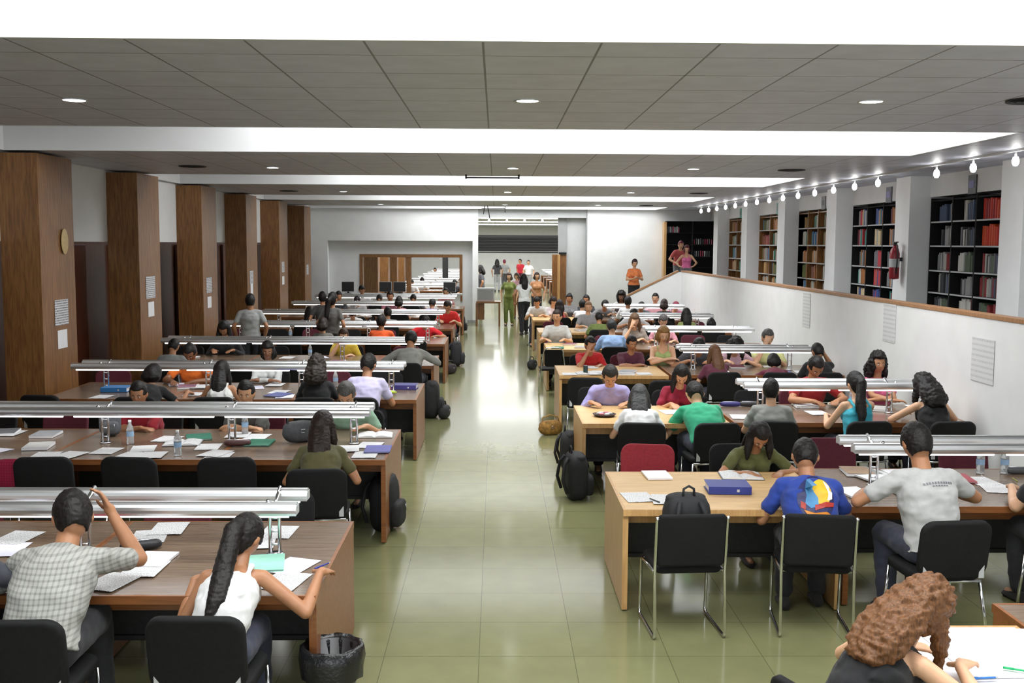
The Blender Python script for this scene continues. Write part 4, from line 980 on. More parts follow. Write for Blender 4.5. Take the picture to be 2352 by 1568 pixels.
person(2.04,18.11,1,'read',(150, 180, 222),(46, 46, 48),(196, 148, 112),False,'shirt',((50, 54, 70), 'long'),'short',1.02,2,label='person in light blue shirt, dark hair, reading a paper, near side, fifth right row',face=True)
person(2.66,20.01,176,'chin',(160, 150, 140),(110, 84, 62),(214, 168, 134),True,'tee',((34, 34, 38), 'long'),'long',1.06,2,label='person in beige top, long brown hair, chin on hand, far side, fifth right row',face=True)
person(4.01,21.83,5,'upright',(140, 150, 90),(26, 22, 20),(170, 120, 86),True,'tee',((34, 34, 38), 'long'),'long',0.98,2,label='person in olive green top with very long black hair, near side of sixth right row')
person(4.55,21.83,-7,'low',(40, 40, 44),(26, 22, 20),(170, 120, 86),True,'tee',((50, 54, 70), 'long'),'bob',0.93,2,label='person in dark top with black hair, head down, near side of sixth right row')
person(1.16,19.89,176,'upright',(176, 176, 172),(44, 32, 26),(196, 148, 112),False,'tee',((50, 54, 70), 'long'),'crop',1.05,2,label='person in grey T-shirt with a chest print, short brown hair, far side, fifth right row',face=True)
person(2.16,21.71,-1,'read',(104, 118, 60),(26, 22, 20),(170, 120, 86),False,'tee',((50, 54, 70), 'long'),'short',0.94,2,label='person in olive T-shirt with short black hair, near side of sixth right row',face=True)
person(3.20,20.01,174,'read',(226, 160, 176),(90, 86, 86),(214, 168, 134),True,'tee',((50, 54, 70), 'long'),'short',1.02,2,label='person in pink top with dark grey hair, far side of fifth right row',face=True)
person(3.10,23.61,175,'low',(200, 200, 200),(26, 22, 20),(170, 120, 86),False,'tee',((50, 54, 70), 'long'),'short',1.07,2,label='person in white grey T-shirt with black hair, head down, far side of sixth right row',face=True)
person(2.06,23.49,187,'upright',(150, 152, 154),(150, 110, 80),(214, 168, 134),False,'tee',((34, 34, 38), 'long'),'crop',1.02,2,label='person in mid grey T-shirt with cropped light hair, far side of sixth right row',face=True)
person(1.08,26.99,173,'write',(200, 202, 202),(26, 22, 20),(196, 148, 112),False,'tee',((50, 54, 70), 'long'),'short',1.03,2,label='person in off-white T-shirt with black hair, at the aisle, far side of farthest right row',face=True)
person(3.21,25.33,0,'upright',(240, 240, 240),(26, 22, 20),(170, 120, 86),False,'tee',((50, 54, 70), 'long'),'short',1.04,2,label='person in bright white T-shirt with short black hair, near side of farthest right row')
person(4.09,25.33,-5,'upright',(60, 60, 60),(60, 46, 40),(170, 120, 86),True,'tee',((50, 54, 70), 'long'),'bob',0.98,2,label='person in dark top with brown bobbed hair, near side of farthest right row')
person(3.68,27.11,184,'low',(90, 90, 94),(26, 22, 20),(170, 120, 86),False,'tee',((50, 54, 70), 'long'),'short',1.03,2,label='person in grey T-shirt with black hair, head low, far side of farthest right row',face=True)
person(2.08,25.21,-6,'fold',(222, 222, 222),(26, 22, 20),(214, 168, 134),False,'tee',((34, 34, 38), 'long'),'short',1.00,2,label='person in white striped T-shirt with short black hair, near side of farthest right row',face=True,pat='stripe')
person(1.44,26.99,185,'read',(226, 214, 220),(44, 32, 26),(214, 168, 134),True,'tee',((50, 54, 70), 'long'),'bob',1.00,2,label='person in pale pink white top with dark bobbed hair, far side of farthest right row',face=True)
person(1.54,25.21,4,'upright',(220, 80, 76),(44, 32, 26),(214, 168, 134),True,'tank',((50, 54, 70), 'long'),'long',0.97,2,label='person in coral red top with long dark hair, near side of farthest right row')
person(4.58,27.11,182,'low',(190, 120, 140),(150, 60, 80),(214, 168, 134),True,'tee',((50, 54, 70), 'long'),'short',1.04,2,label='person in rose top with reddish tied hair, far side of farthest right row',face=True)
person(2.34,27.11,176,'upright',(60, 62, 66),(26, 22, 20),(170, 120, 86),False,'long',((34, 34, 38), 'long'),'short',1.00,2,label='person in dark jacket with short black hair, far side of farthest right row',face=True)
person(1.89,27.11,181,'upright',(120, 122, 124),(26, 22, 20),(170, 120, 86),True,'tee',((34, 34, 38), 'long'),'bun',1.02,2,label='person in grey top with black hair tied up, far side of farthest right row',face=True)
person(2.78,27.11,180,'low',(120, 120, 122),(26, 22, 20),(170, 120, 86),False,'tee',((34, 34, 38), 'long'),'short',1.07,2,label='person in ash grey T-shirt with black hair, head low, far side of farthest right row',face=True)
person(3.23,27.11,187,'upright',(70, 60, 60),(26, 22, 20),(132, 90, 64),False,'tee',((50, 54, 70), 'long'),'afro',1.06,2,label='person in dark brown top with round afro hair, far side of farthest right row',face=True)
person(4.13,27.11,178,'upright',(226, 170, 180),(26, 22, 20),(214, 168, 134),False,'tee',((50, 54, 70), 'long'),'short',1.04,2,label='person in light pink T-shirt with short dark hair, far side of farthest right row',face=True)
person(-4.44,18.90,8,'idle',(166, 168, 166),(26, 22, 20),(170, 120, 86),False,'tee',((40, 42, 50), 'long'),'short',1.00,2,stand=True,label='person standing in loose grey T-shirt, seen from behind between the left rows',z0=0.00,face=False)
person(-3.08,19.60,-20,'idle',(98, 96, 92),(26, 22, 20),(170, 120, 86),True,'tee',((60, 60, 66), 'long'),'pony',1.00,2,stand=True,label='person in dark grey top with black ponytail standing among the far left rows',z0=0.00,face=False)
person(-3.60,21.70,10,'idle',(60, 58, 56),(26, 22, 20),(170, 120, 86),True,'tee',((50, 50, 56), 'long'),'short',0.95,2,stand=True,label='person in dark top standing just behind the ponytailed person',z0=0.00,face=False)
person(0.41,33.30,170,'idle',(122, 134, 66),(80, 60, 50),(214, 168, 134),True,'tee',((112, 124, 62), 'long'),'bob',1.00,2,stand=True,label='person in long olive green outfit standing in the doorway',z0=0.00,face=True)
person(0.80,30.00,12,'walk',(226, 228, 228),(26, 22, 20),(170, 120, 86),True,'cap',((24, 24, 28), 'long'),'long',1.04,2,stand=True,label='person in white top and black trousers walking away up the aisle',z0=0.00,face=False)
person(1.31,34.00,185,'idle',(196, 140, 98),(60, 44, 36),(214, 168, 134),True,'tee',((30, 30, 36), 'long'),'bob',1.00,2,stand=True,label='person in peach top and dark skirt standing right of the doorway',z0=0.00,face=True)
person(0.04,57.00,5,'idle',(54, 54, 58),(26, 22, 20),(170, 120, 86),True,'tee',((150, 152, 154), 'long'),'long',1.05,2,stand=True,label='person in black top and pale trousers standing in the next hall, left',z0=0.00,face=False)
person(0.46,59.00,20,'idle',(170, 172, 174),(150, 70, 90),(214, 168, 134),False,'tee',((90, 90, 94), 'long'),'short',1.03,2,stand=True,label='person in light grey top standing beside the black-topped person in the next hall',z0=0.00,face=False)
person(1.37,59.00,150,'walk',(226, 52, 72),(26, 22, 20),(214, 168, 134),False,'tee',((110, 30, 50), 'long'),'short',1.05,2,stand=True,label='person in bright red and pink top walking in the next hall',z0=0.00,face=True)
person(1.75,57.00,170,'idle',(232, 232, 232),(80, 80, 80),(214, 168, 134),False,'tee',((150, 150, 150), 'long'),'short',1.03,2,stand=True,label='person in white shirt standing beside the red-topped person in the next hall',z0=0.00,face=True)
person(0.73,36.60,160,'hold',(216, 170, 186),(90, 70, 60),(214, 168, 134),True,'tee',((150, 110, 80), 'long'),'bob',0.95,2,stand=True,label='person in pink striped top just inside the next hall',z0=0.00,face=True)
person(-0.58,40.00,90,'idle',(70, 70, 76),(26, 22, 20),(170, 120, 86),False,'tee',((50, 50, 56), 'long'),'curly',1.05,2,stand=True,label='person with curly black hair at the left jamb of the doorway',z0=0.00,face=True)
person(3.95,30.00,185,'hold',(236, 136, 80),(60, 44, 50),(214, 168, 134),True,'tee',((24, 24, 28), 'long'),'short',0.98,2,stand=True,label='person in orange and white top coming down the gallery stair',z0=0.55,face=True)
person(5.49,31.50,188,'lean',(196, 90, 90),(120, 40, 60),(214, 168, 134),False,'tee',((120, 120, 124), 'long'),'short',0.98,2,stand=True,label='person in coral top leaning behind the gallery parapet',z0=1.10,face=True)
person(5.49,30.20,170,'lean',(230, 120, 170),(110, 50, 60),(214, 168, 134),True,'tank',((110, 112, 116), 'long'),'bob',0.90,2,stand=True,label='person in bright pink top leaning forward at the gallery parapet',z0=1.10,face=True)
SEATS=[('L', 0, 'n', -2.26, 5.03, 2.4, 'grey checked shirt'),
('L', 0, 'n', -1.41, 5.08, -1.2, 'white tank top'),
('L', 0, 'n', -2.81, 5.13, -1.2, 'charcoal T-shirt'),
('R', 1, 'n', 4.01, 7.05, 6.0, 'black T-shirt'),
('L', 1, 'n', -1.42, 8.31, 4.8, 'olive top'),
('L', 1, 'f', -3.54, 10.63, 172.8, 'crimson T-shirt'),
('L', 1, 'f', -2.47, 10.63, 172.8, 'dark grey T-shirt'),
('L', 1, 'f', -1.44, 10.63, 172.8, 'pale green shirt'),
('L', 2, 'n', -4.13, 12.1, 4.8, 'black top'),
('L', 2, 'n', -3.24, 12.1, 4.8, 'white tank top'),
('L', 2, 'n', -2.09, 12.1, 3.5999999999999996, 'black T-shirt'),
('L', 2, 'n', -1.55, 12.1, -4.8, 'pale lavender shirt'),
('L', 2, 'f', -4.06, 14.12, 177.6, 'orange T-shirt'),
('L', 2, 'f', -3.07, 14.12, 182.4, 'light grey long-sleeved top'),
('L', 3, 'n', -4.9, 15.58, -2.4, 'grey T-shirt'),
('L', 3, 'n', -1.3, 15.58, -6.0, 'grey long-sleeved shirt'),
('L', 3, 'f', -2.51, 17.61, 178.8, 'mustard yellow T-shirt'),
('L', 3, 'f', -4.52, 17.61, 183.6, 'black long-sleeved top'),
('L', 4, 'n', -3.17, 19.07, 1.2, 'olive grey top'),
('L', 4, 'n', -2.11, 19.07, -4.8, 'bright orange T-shirt'),
('L', 4, 'f', -1.48, 21.09, 187.2, 'bright red T-shirt'),
('L', 5, 'n', -4.07, 22.55, -2.4, 'pale grey pink top'),
('L', 5, 'f', -3.33, 24.58, 181.2, 'white T-shirt'),
('L', 5, 'f', -2.79, 24.58, 184.8, 'brown top'),
('L', 5, 'n', -2.34, 22.55, 6.0, 'grey T-shirt'),
('L', 6, 'n', -2.42, 26.04, 4.8, 'pale pink top'),
('L', 6, 'n', -1.64, 26.04, -6.0, 'violet T-shirt'),
('L', 6, 'f', -3.67, 28.06, 176.4, 'grey T-shirt'),
('L', 5, 'f', -1.12, 24.58, 177.6, 'red T-shirt'),
('L', 6, 'f', -4.21, 28.06, 184.8, 'dark T-shirt'),
('L', 6, 'f', -2.82, 28.06, 180.0, 'plum T-shirt'),
('L', 7, 'n', -3.34, 29.52, 1.2, 'charcoal T-shirt'),
('L', 7, 'n', -2.37, 29.52, 1.2, 'slate T-shirt'),
('L', 7, 'f', -1.53, 31.55, 186.0, 'dusty rose T-shirt'),
('L', 7, 'f', -4.02, 31.55, 180.0, 'white T-shirt'),
('R', 1, 'n', 2.16, 6.93, -7.199999999999999, 'blue T-shirt with round back print'),
('R', 1, 'n', 2.94, 6.8, 4.8, 'pale grey T-shirt with back print'),
('R', 1, 'f', 2.14, 8.81, 184.8, 'olive top'),
('R', 2, 'n', 1.47, 10.46, -4.8, 'white top'),
('R', 2, 'n', 2.17, 10.46, 6.0, 'green T-shirt'),
('R', 2, 'n', 2.83, 10.58, -7.199999999999999, 'grey T-shirt'),
('R', 2, 'n', 3.73, 10.58, 4.8, 'turquoise strap top'),
('R', 2, 'n', 4.58, 10.58, 3.5999999999999996, 'black strap top'),
('R', 2, 'f', 1.34, 12.24, 175.2, 'lavender shirt'),
('R', 2, 'f', 2.13, 12.24, 182.4, 'dark crimson T-shirt'),
('R', 2, 'f', 3.72, 12.36, 186.0, 'red T-shirt'),
('R', 2, 'f', 4.57, 12.36, 174.0, 'pink top'),
('R', 3, 'n', 3.14, 14.58, 4.8, 'maroon top'),
('R', 3, 'n', 3.97, 14.58, -7.199999999999999, 'wine red top'),
('R', 3, 'n', 4.58, 14.58, 0.0, 'black T-shirt'),
('R', 3, 'f', 1.43, 16.24, 187.2, 'bright red T-shirt'),
('R', 3, 'f', 2.07, 16.24, 184.8, 'burgundy T-shirt'),
('R', 3, 'f', 2.61, 16.36, 176.4, 'light green strap top'),
('R', 3, 'f', 3.15, 16.36, 175.2, 'grey T-shirt'),
('R', 3, 'f', 3.69, 16.36, 177.6, 'pale pink top'),
('R', 3, 'f', 4.23, 16.36, 178.8, 'pale yellow shirt'),
('R', 4, 'n', 2.04, 18.11, 1.2, 'light blue shirt'),
('R', 4, 'f', 2.66, 20.01, 176.4, 'beige top'),
('R', 5, 'n', 4.01, 21.83, 4.8, 'olive green top'),
('R', 5, 'n', 4.55, 21.83, -7.199999999999999, 'dark top'),
('R', 4, 'f', 1.16, 19.89, 176.4, 'grey T-shirt with a chest print'),
('R', 5, 'n', 2.16, 21.71, -1.2, 'olive T-shirt'),
('R', 4, 'f', 3.2, 20.01, 174.0, 'pink top'),
('R', 5, 'f', 3.1, 23.61, 175.2, 'white grey T-shirt'),
('R', 5, 'f', 2.06, 23.49, 187.2, 'mid grey T-shirt'),
('R', 6, 'f', 1.08, 26.99, 172.8, 'off-white T-shirt'),
('R', 6, 'n', 3.21, 25.33, 0.0, 'bright white T-shirt'),
('R', 6, 'n', 4.09, 25.33, -4.8, 'dark top'),
('R', 6, 'f', 3.68, 27.11, 183.6, 'grey T-shirt'),
('R', 6, 'n', 2.08, 25.21, -6.0, 'white striped T-shirt'),
('R', 6, 'f', 1.44, 26.99, 184.8, 'pale pink white top'),
('R', 6, 'n', 1.54, 25.21, 3.5999999999999996, 'coral red top'),
('R', 6, 'f', 4.58, 27.11, 182.4, 'rose top'),
('R', 6, 'f', 2.34, 27.11, 176.4, 'dark jacket'),
('R', 6, 'f', 1.89, 27.11, 181.2, 'grey top'),
('R', 6, 'f', 2.78, 27.11, 180.0, 'ash grey T-shirt'),
('R', 6, 'f', 3.23, 27.11, 187.2, 'dark brown top'),
('R', 6, 'f', 4.13, 27.11, 177.6, 'light pink T-shirt')]

# ------------------------------------------------------------------ chairs under and around the readers
KIND={}
CT={'sled':'black sled-base chair','pad':'black padded chair','red':'red fabric chair','mar':'maroon fabric chair','loop':'black chair with chrome loop back'}
taken=[]; CL=set()
def clab(l,more):
    l2=l if l not in CL else l+', '+more; CL.add(l2); return l2
for n_,(sd,i,nf,x,y,rz,txt) in enumerate(SEATS):
    k='pad' if nf=='n' else ('mar' if n_%3==0 else 'pad')
    if sd=='R' and i==1 and x<2.6 and nf=='n': k='sled'
    a=R(rz); cx,cy=x+math.sin(a)*.0,y
    chair(k,x,y-.0*math.cos(a),rz,clab('%s of the person in %s, %s %s row'%(CT[k],txt,(LN if sd=='L' else RN)[i],'left' if sd=='L' else 'right'),'nearer the aisle' if sd=='L' else 'nearer the wall')); taken.append((x,y))
# the two foreground chairs on the left stand a little back
extra=[('sled',1.27,6.93,4,'black sled-base chair with a backpack on its seat, nearest beech desk'),
 ('red',1.30,8.78,172,'red fabric chair pushed up to the far side of the nearest beech desk'),
 ('loop',.98,18.0,0,'black chair with chrome loop back at the fifth right row desk'),
 ('mar',3.05,9.1,180,'maroon chair at the far side of the second right row, left'),
 ('mar',4.3,9.1,186,'maroon chair at the far side of the second right row, right'),
 ('pad',1.22,12.45,176,'black chair behind the lavender-shirted person, turned away'),
 ('pad',2.2,13.7,4,'black padded chair at the near side of the fourth right row desk, right'),
 ('pad',1.2,13.95,-4,'black padded chair at the near side of the fourth right row desk, left')]
for k,x,y,rz,l in extra: chair(k,x,y,rz,l); taken.append((x,y))
def empties(sd,i,xs,yn,yf,who):
    for nf,y,rz in (('near',yn,0),('far',yf,180)):
        for j,x in enumerate(xs):
            if any(abs(x-a)<.52 and abs(y-b)<.75 for a,b in taken): continue
            k='pad' if nf=='near' else ('mar' if (i+j)%2 else 'pad')
            dy=rnd.uniform(-.03,.05); 
            chair(k,x,y+(-dy if rz==0 else dy),rz+rnd.uniform(-8,8),'empty %s tucked at the %s side of the %s'%(CT[k],nf,who),'empty chairs of the %s, %s side, %s'%(who,nf,k)); taken.append((x,y))
for i in range(5): empties('L',i,[-1.5-.74*k for k in range(6)],LROW[i]-.86,LROW[i]+.86,'%s left row'%LN[i])
for i in range(1,6): empties('R',i,[1.3,2.1]if i not in(1,3) else [],RROW[i]-.74,RROW[i]+.74,'%s right row desk'%RN[i]); empties('R',i,[3.1,3.8,4.5],RROW[i]-.62,RROW[i]+.88,'%s right row table'%RN[i])
# ------------------------------------------------------------------ things on the tables and the floor
def col(ex): return tuple(int(v) for v in ex.split('|')[0].strip('()').split(','))
def mk_sheet(m,w=.21,h=.297,n=1):
    def f():
        mb=MB(); k=6; vs=[]
        for i in range(k+1):
            for j in range(k+1):
                x=-w/2+w*i/k; y=-h/2+h*j/k; vs.append((x,y,.0015+.004*abs(math.sin(i*1.1)*math.cos(j*.8))*(i/k)))
        fs=[(i*(k+1)+j,(i+1)*(k+1)+j,(i+1)*(k+1)+j+1,i*(k+1)+j+1) for i in range(k) for j in range(k)]
        mb.add(vs,fs); o=obj('paper_sheet',mb,m); s=o.modifiers.new('t','SOLIDIFY'); s.thickness=.0012; s.offset=0; return o
    return Proto(f)
P_sheet=mk_sheet(M_print); P_ruled=mk_sheet(M_print2); P_plain=mk_sheet(M_paper,.3,.21)
def solid(name,c,rough=.5): return mat(name,rgb(*c),rough,var=.08,scale=12)
def mk_note():
    t=thing('notepad'); obj('pages',MB().box((-.1,-.14,.001),(.1,.14,.013)),M_paper,parent=t); obj('cover',MB().box((-.102,-.142,.013),(.102,.142,.0155),.001),M_paper,parent=t)
    obj('binding',MB().tube([(-.1,.144,.008),(.1,.144,.008)],.005),M_lgray,parent=t); return t
P_note=Proto(mk_note)
def mk_book(c):
    t=thing('open_book'); m=MB()
    for s in (-1,1):
        a=[(s*x,-.13,z) for x,z in ((0,.006),(.03,.020),(.08,.022),(.16,.008),(.16,.004),(0,.004))]; b=[(x,.13,z) for x,_,z in a]; m.rings([a,b] if s>0 else [b,a])
    obj('pages',m,M_print,parent=t); obj('cover',MB().box((-.168,-.136,.001),(.168,.136,.004)),c,parent=t); return t
def mk_mag(c):
    t=thing('magazine'); obj('pages',MB().box((-.108,-.142,.001),(.108,.142,.024)),M_paper,parent=t); obj('cover',MB().box((-.11,-.144,.024),(.11,.144,.0262),.001),c,parent=t,rot=(0,0,.04)); return t
def mk_folder(c):
    t=thing('folder'); obj('cover',MB().box((-.115,-.155,.001),(.115,.155,.004),.001),c,parent=t); obj('pages',MB().box((-.105,-.145,.0042),(.107,.147,.008)),M_paper,parent=t); obj('front_cover',MB().obb((0,0,.012),(.115,0,.0),(0,.155,.0),(0,0,.0012)),c,parent=t); return t
def mk_binder(c):
    t=thing('binder'); obj('cover',MB().box((-.16,-.125,.001),(.16,.125,.005),.001).box((-.16,-.125,.055),(.16,.125,.059),.001).box((-.16,-.127,.001),(.16,-.122,.059),.001),c,parent=t)
    obj('pages',MB().box((-.15,-.115,.006),(.15,.115,.05)),M_paper,parent=t)
    obj('strap',MB().box((.05,-.129,.02),(.07,-.1275,.04)),M_lgray,parent=t); return t
def mk_bottle(c=None):
    t=thing('water_bottle'); mm=c or M_glass
    obj('bottle_body',MB().lathe([(.0,.001),(.031,.002),(.033,.012),(.031,.05),(.033,.06),(.031,.07),(.033,.13),(.03,.155),(.014,.19),(.0125,.205)],n=16),mm,parent=t)
    obj('label_band',MB().lathe([(.0335,.075),(.0335,.12)],n=16,cap=False),solid('label_blue',(140,170,200)),parent=t)
    obj('bottle_cap',MB().lathe([(.015,.204),(.015,.224),(.0,.225)],n=12),M_white,parent=t); return t
P_bottle=Proto(mk_bottle)
def softbox(mb,w,d,h,z0=0,n=14,m=10,seed=0,e=.5):
    def f(dd): 
        k=(abs(dd.x)**(2/e)+abs(dd.y)**(2/e)+abs(dd.z)**(2/e))**(-e/2); return k*(1+.05*noise.noise(dd*3+Vector((seed,0,0))))
    mb.ell((0,0,z0+h/2),(w/2,d/2,h/2),24,16,None,f); return mb
def backpack(c,seed=0):
    t=thing('backpack'); cm=mat('bag_%d_%d_%d'%c,rgb(*c),.75,var=.2,scale=25,bump=.3,bscale=300)
    obj('bag_body',softbox(MB(),.32,.20,.44,0,seed=seed,e=.55),cm,parent=t); 
    m=softbox(MB(),.26,.09,.2,.04,seed=seed+3,e=.5); m.v=[(x,y-.11,z) for x,y,z in m.v]; obj('front_pocket',m,cm,parent=t)
    m=softbox(MB(),.28,.12,.1,.34,seed=seed+5,e=.7); m.v=[(x,y-.02,z) for x,y,z in m.v]; obj('flap',m,cm,parent=t)
    obj('handle',MB().tube([(-.04,.05,.42),(-.035,.05,.48),(0,.05,.5),(.035,.05,.48),(.04,.05,.42)],.009),cm,parent=t)
    for s in (-1,1): obj('strap',MB().tube([(s*.07,.09,.40),(s*.09,.13,.34),(s*.11,.15,.2),(s*.12,.11,.08)],.016,6),cm,parent=t)
    obj('zip_pull',MB().tube([(.06,-.155,.2),(.065,-.162,.15)],.004),M_chrome,parent=t); return t
def handbag(c,seed=0):
    t=thing('shoulder_bag'); cm=mat('bag_%d_%d_%d'%c,rgb(*c),.75,var=.45 if c[0]>120 else .2,scale=25,bump=.3,bscale=300)
    obj('bag_body',softbox(MB(),.34,.16,.2,0,seed=seed,e=.7),cm,parent=t)
    obj('handle',MB().tube([(-.13,0,.16),(-.11,.01,.24),(0,.03,.27),(.11,.01,.24),(.13,0,.16)],.009),cm,parent=t)
    obj('buckle',MB().tube([(-.02,-.083,.1),(.02,-.083,.1),(.02,-.083,.13),(-.02,-.083,.13)],.003,6,closed=True),M_chrome,parent=t); return t
def pen(c):
    t=thing('pen'); cm=solid('pen_%d_%d_%d'%c,c,.3); obj('barrel',MB().tube([(-.05,0,.006),(.05,0,.006)],.0048),cm,parent=t); obj('tip',MB().tube([(.05,0,.006),(.066,0,.006)],[.0045,.001]),M_lgray,parent=t)
    obj('pen_cap',MB().tube([(-.072,0,.006),(-.03,0,.006)],.006),cm,parent=t); return t
CATS={'sheet':('paper_sheet','paper'),'ruled':('paper_sheet','paper'),'note':('notepad','notepad'),'book':('open_book','book'),'mag':('magazine','magazine'),'folder':('folder','folder'),'binder':('binder','binder'),'bottle':('water_bottle','bottle'),'bottleg':('water_bottle','bottle'),'backpack':('backpack','backpack'),'bag':('shoulder_bag','bag'),'pen':('pen','pen'),'pouch':('pencil_case','case'),'fruit':('fruit','fruit'),'tray':('snack_tray','tray'),'can':('drink_can','can')}
SURF=[]
def item(k,x,y,rot,ex,label,z=.7425,group=None):
    if z==.7425:
        if x<0: Yc=min(LROW,key=lambda v:abs(v-y)); hd=.75; 
        else:
            Yc=min(RROW,key=lambda v:abs(v+.06-y)); hd=.62
            if x>2.3: x=max(x,2.66); Yc+=.12
            else: x=min(x,2.3)
        y=max(Yc-hd+.17,min(Yc+hd-.17,y))
    r=R(rot); cat=CATS[k][1]
    if z>.1 and k!='bottle' and k!='pen':
        lvl=sum(1 for a,b,_ in SURF if abs(a-x)<.24 and abs(b-y)<.24)
        z+=.0045*min(lvl,5) if k in('sheet','ruled') else .002*lvl
        SURF.append((x,y,0))
    elif k in('pen','bottle') and z>.1: z+=.006 if k=='pen' else .0005
    if k=='sheet': return P_sheet((x,y,z),r,label,cat,group)
    if k=='ruled': return P_ruled((x,y,z),r,label,cat,group)
    if k=='note': return P_note((x,y,z),r,label,cat,group)
    if k=='bottle': return P_bottle((x,y,z),r,label,cat,group)
    c=col(ex); cm=solid('item_%d_%d_%d'%c,c)
    if k=='book': t=mk_book(cm)
    elif k=='mag': t=mk_mag(cm)
    elif k=='folder': t=mk_folder(cm)
    elif k=='binder': t=mk_binder(cm)
    elif k=='bottleg': t=mk_bottle(cm)
    elif k=='backpack': t=backpack(c,x); s=float(ex.split('|')[1]); t.scale=(s,s,s)
    elif k=='bag': t=handbag(c,x); 
    elif k=='pen': t=pen(c)
    elif k=='pouch':
        t=thing('pencil_case'); obj('case_body',softbox(MB(),.24,.09,.055,.001,seed=x,e=.6),cm,parent=t); obj('zip',MB().tube([(-.09,0,.056),(.09,0,.056)],.003),M_chrome,parent=t)
    elif k=='fruit':
        t=thing('fruit'); 
        for q in range(3): obj('banana',MB().tube([(-.07,.02*q,.02),(-.03,.02*q-.02,.026),(.03,.02*q-.02,.026),(.07,.02*q,.02)],[.006,.016,.016,.006],8),cm,parent=t)
    elif k=='tray':
        t=thing('snack_tray'); obj('dish',MB().lathe([(0,.001),(.10,.002),(.13,.025),(.125,.026),(.095,.007),(0,.006)],n=24),cm,parent=t)
        for q in range(6): obj('wrapper',MB().ell((.06*math.cos(q),.06*math.sin(q),.028),(.032,.022,.014),8,6),[M_lgray,solid('wrap_pink',(200,120,130)),M_white][q%3],parent=t)
    elif k=='can':
        t=thing('drink_can'); obj('can_body',MB().lathe([(0,.001),(.028,.002),(.033,.01),(.033,.105),(.027,.115)],n=18),cm,parent=t); obj('can_lid',MB().lathe([(.0265,.113),(.0265,.1155)],n=18),M_lgray,parent=t)
    t.location=(x,y,z); t.rotation_euler=(0,0,r); tag(t,label,cat,group); return t
item('sheet',-2.190,6.510,10,'','white printed sheets beside the checked-shirt person')
item('sheet',-2.120,6.680,5,'','white sheet behind the checked-shirt person, by the pen')
item('note',-2.000,6.000,-4,'','small white notepad between the two nearest left readers')
item('sheet',-3.010,6.480,-8,'','white sheet at the far left of the nearest left row')
item('ruled',-2.960,6.220,4,'','lavender ruled sheet at the far left of the nearest left row')
item('sheet',-2.660,5.660,30,'',"white sheet left of the checked-shirt person's elbow")
item('sheet',-1.400,6.610,-3,'','white sheet behind the lamp post, nearest left row')
item('ruled',-1.170,5.900,-20,'','lavender ruled sheet beside the ponytailed person')
item('sheet',-1.160,5.630,-12,'',"white sheet under the ponytailed person's forearm")
item('folder',-1.340,5.930,10,'(150,214,190)','mint green folder beside the ponytailed person')
item('pouch',-2.150,6.230,20,'(26,26,28)','small black pouch beside the checked-shirt person')
item('pen',-0.990,5.880,60,'(40,50,150)',"blue pen at the ponytailed person's hand")
item('sheet',-3.930,9.050,5,'','wide white sheet on the second left row, left')
item('sheet',-3.720,8.960,-14,'','white sheet beside the left lamp post, second left row')
item('mag',-4.140,9.400,8,'(190,190,188)','grey newspaper pile on the second left row')
item('mag',-4.320,9.980,2,'(160,162,166)','grey magazine pile near the left edge, second left row')
item('mag',-4.760,10.090,10,'(110,112,116)','dark grey magazine at the left edge, second left row')
item('backpack',-3.710,9.990,20,'(88,90,94)|.62','grey cloth backpack lying on the second left row')
item('sheet',-3.190,9.040,-10,'','white sheet in front of the crimson-shirted person')
item('sheet',-3.180,9.350,12,'',"white sheet near the crimson-shirted person's arm")
item('sheet',-3.000,9.040,4,'','lower white sheet beside the tall bottle, second left row')
item('sheet',-3.110,9.820,-8,'','white sheet by the folded arms, second left row')
item('book',-2.900,9.600,8,'(150,150,154)','open grey book, second left row')
item('sheet',-2.620,9.440,5,'','white sheet pile left of the middle lamp post')
item('sheet',-2.420,9.010,0,'','white sheet at the near edge, second left row')
item('sheet',-2.290,9.940,-4,'','long white sheet right of the middle lamp post')
item('folder',-2.190,9.610,0,'(30,110,84)','dark green folder, second left row')
item('pouch',-2.370,9.490,10,'(70,36,34)','brown pencil case, second left row')
item('bottle',-2.780,9.050,0,'','clear water bottle at the near edge, second left row')
item('bottle',-3.370,9.560,0,'','clear water bottle by the left lamp post, second left row')
item('bag',-1.830,9.700,30,'(60,62,64)','small grey shoulder bag on the second left row')
item('book',-1.170,10.030,4,'(190,190,186)','open book at the aisle end, second left row')
item('sheet',-1.160,9.540,-6,'','white sheet at the aisle end, second left row')
item('sheet',-1.150,9.100,0,'','lower white sheet at the aisle end, second left row')
item('folder',-1.060,9.300,2,'(90,90,160)','violet notebook at the aisle end, second left row')
item('binder',-4.740,13.020,2,'(40,110,170)','blue binder on the third left row')
item('sheet',-4.740,12.350,-6,'','white sheet at the left of the third left row')
item('bottle',-2.080,13.480,0,'','water bottle between two readers, third left row')
item('folder',-2.010,12.920,6,'(150,214,194)','mint green folder, third left row')
item('binder',-1.170,13.330,-3,'(60,56,120)','dark violet binder at the aisle end, third left row')
item('sheet',-1.240,13.840,3,'','white sheet behind the violet binder')
item('fruit',-1.300,12.820,0,'(170,190,60)','yellow green fruit at the aisle end, third left row')
item('sheet',-2.710,12.980,-8,'','white sheet beside the round dark head, third left row')
item('ruled',-2.560,12.610,6,'','lavender ruled sheet, third left row')
item('mag',-3.960,13.350,10,'(150,110,130)','pink grey magazine in front of the orange-shirted person')
item('note',1.300,8.350,3,'','closed white notebook at the far side of the nearest beech desk')
item('book',1.980,8.440,-4,'(96,98,100)','open dark-covered book on the nearest beech desk')
item('binder',1.760,7.770,-3,'(40,54,130)','thick blue binder on the nearest beech desk')
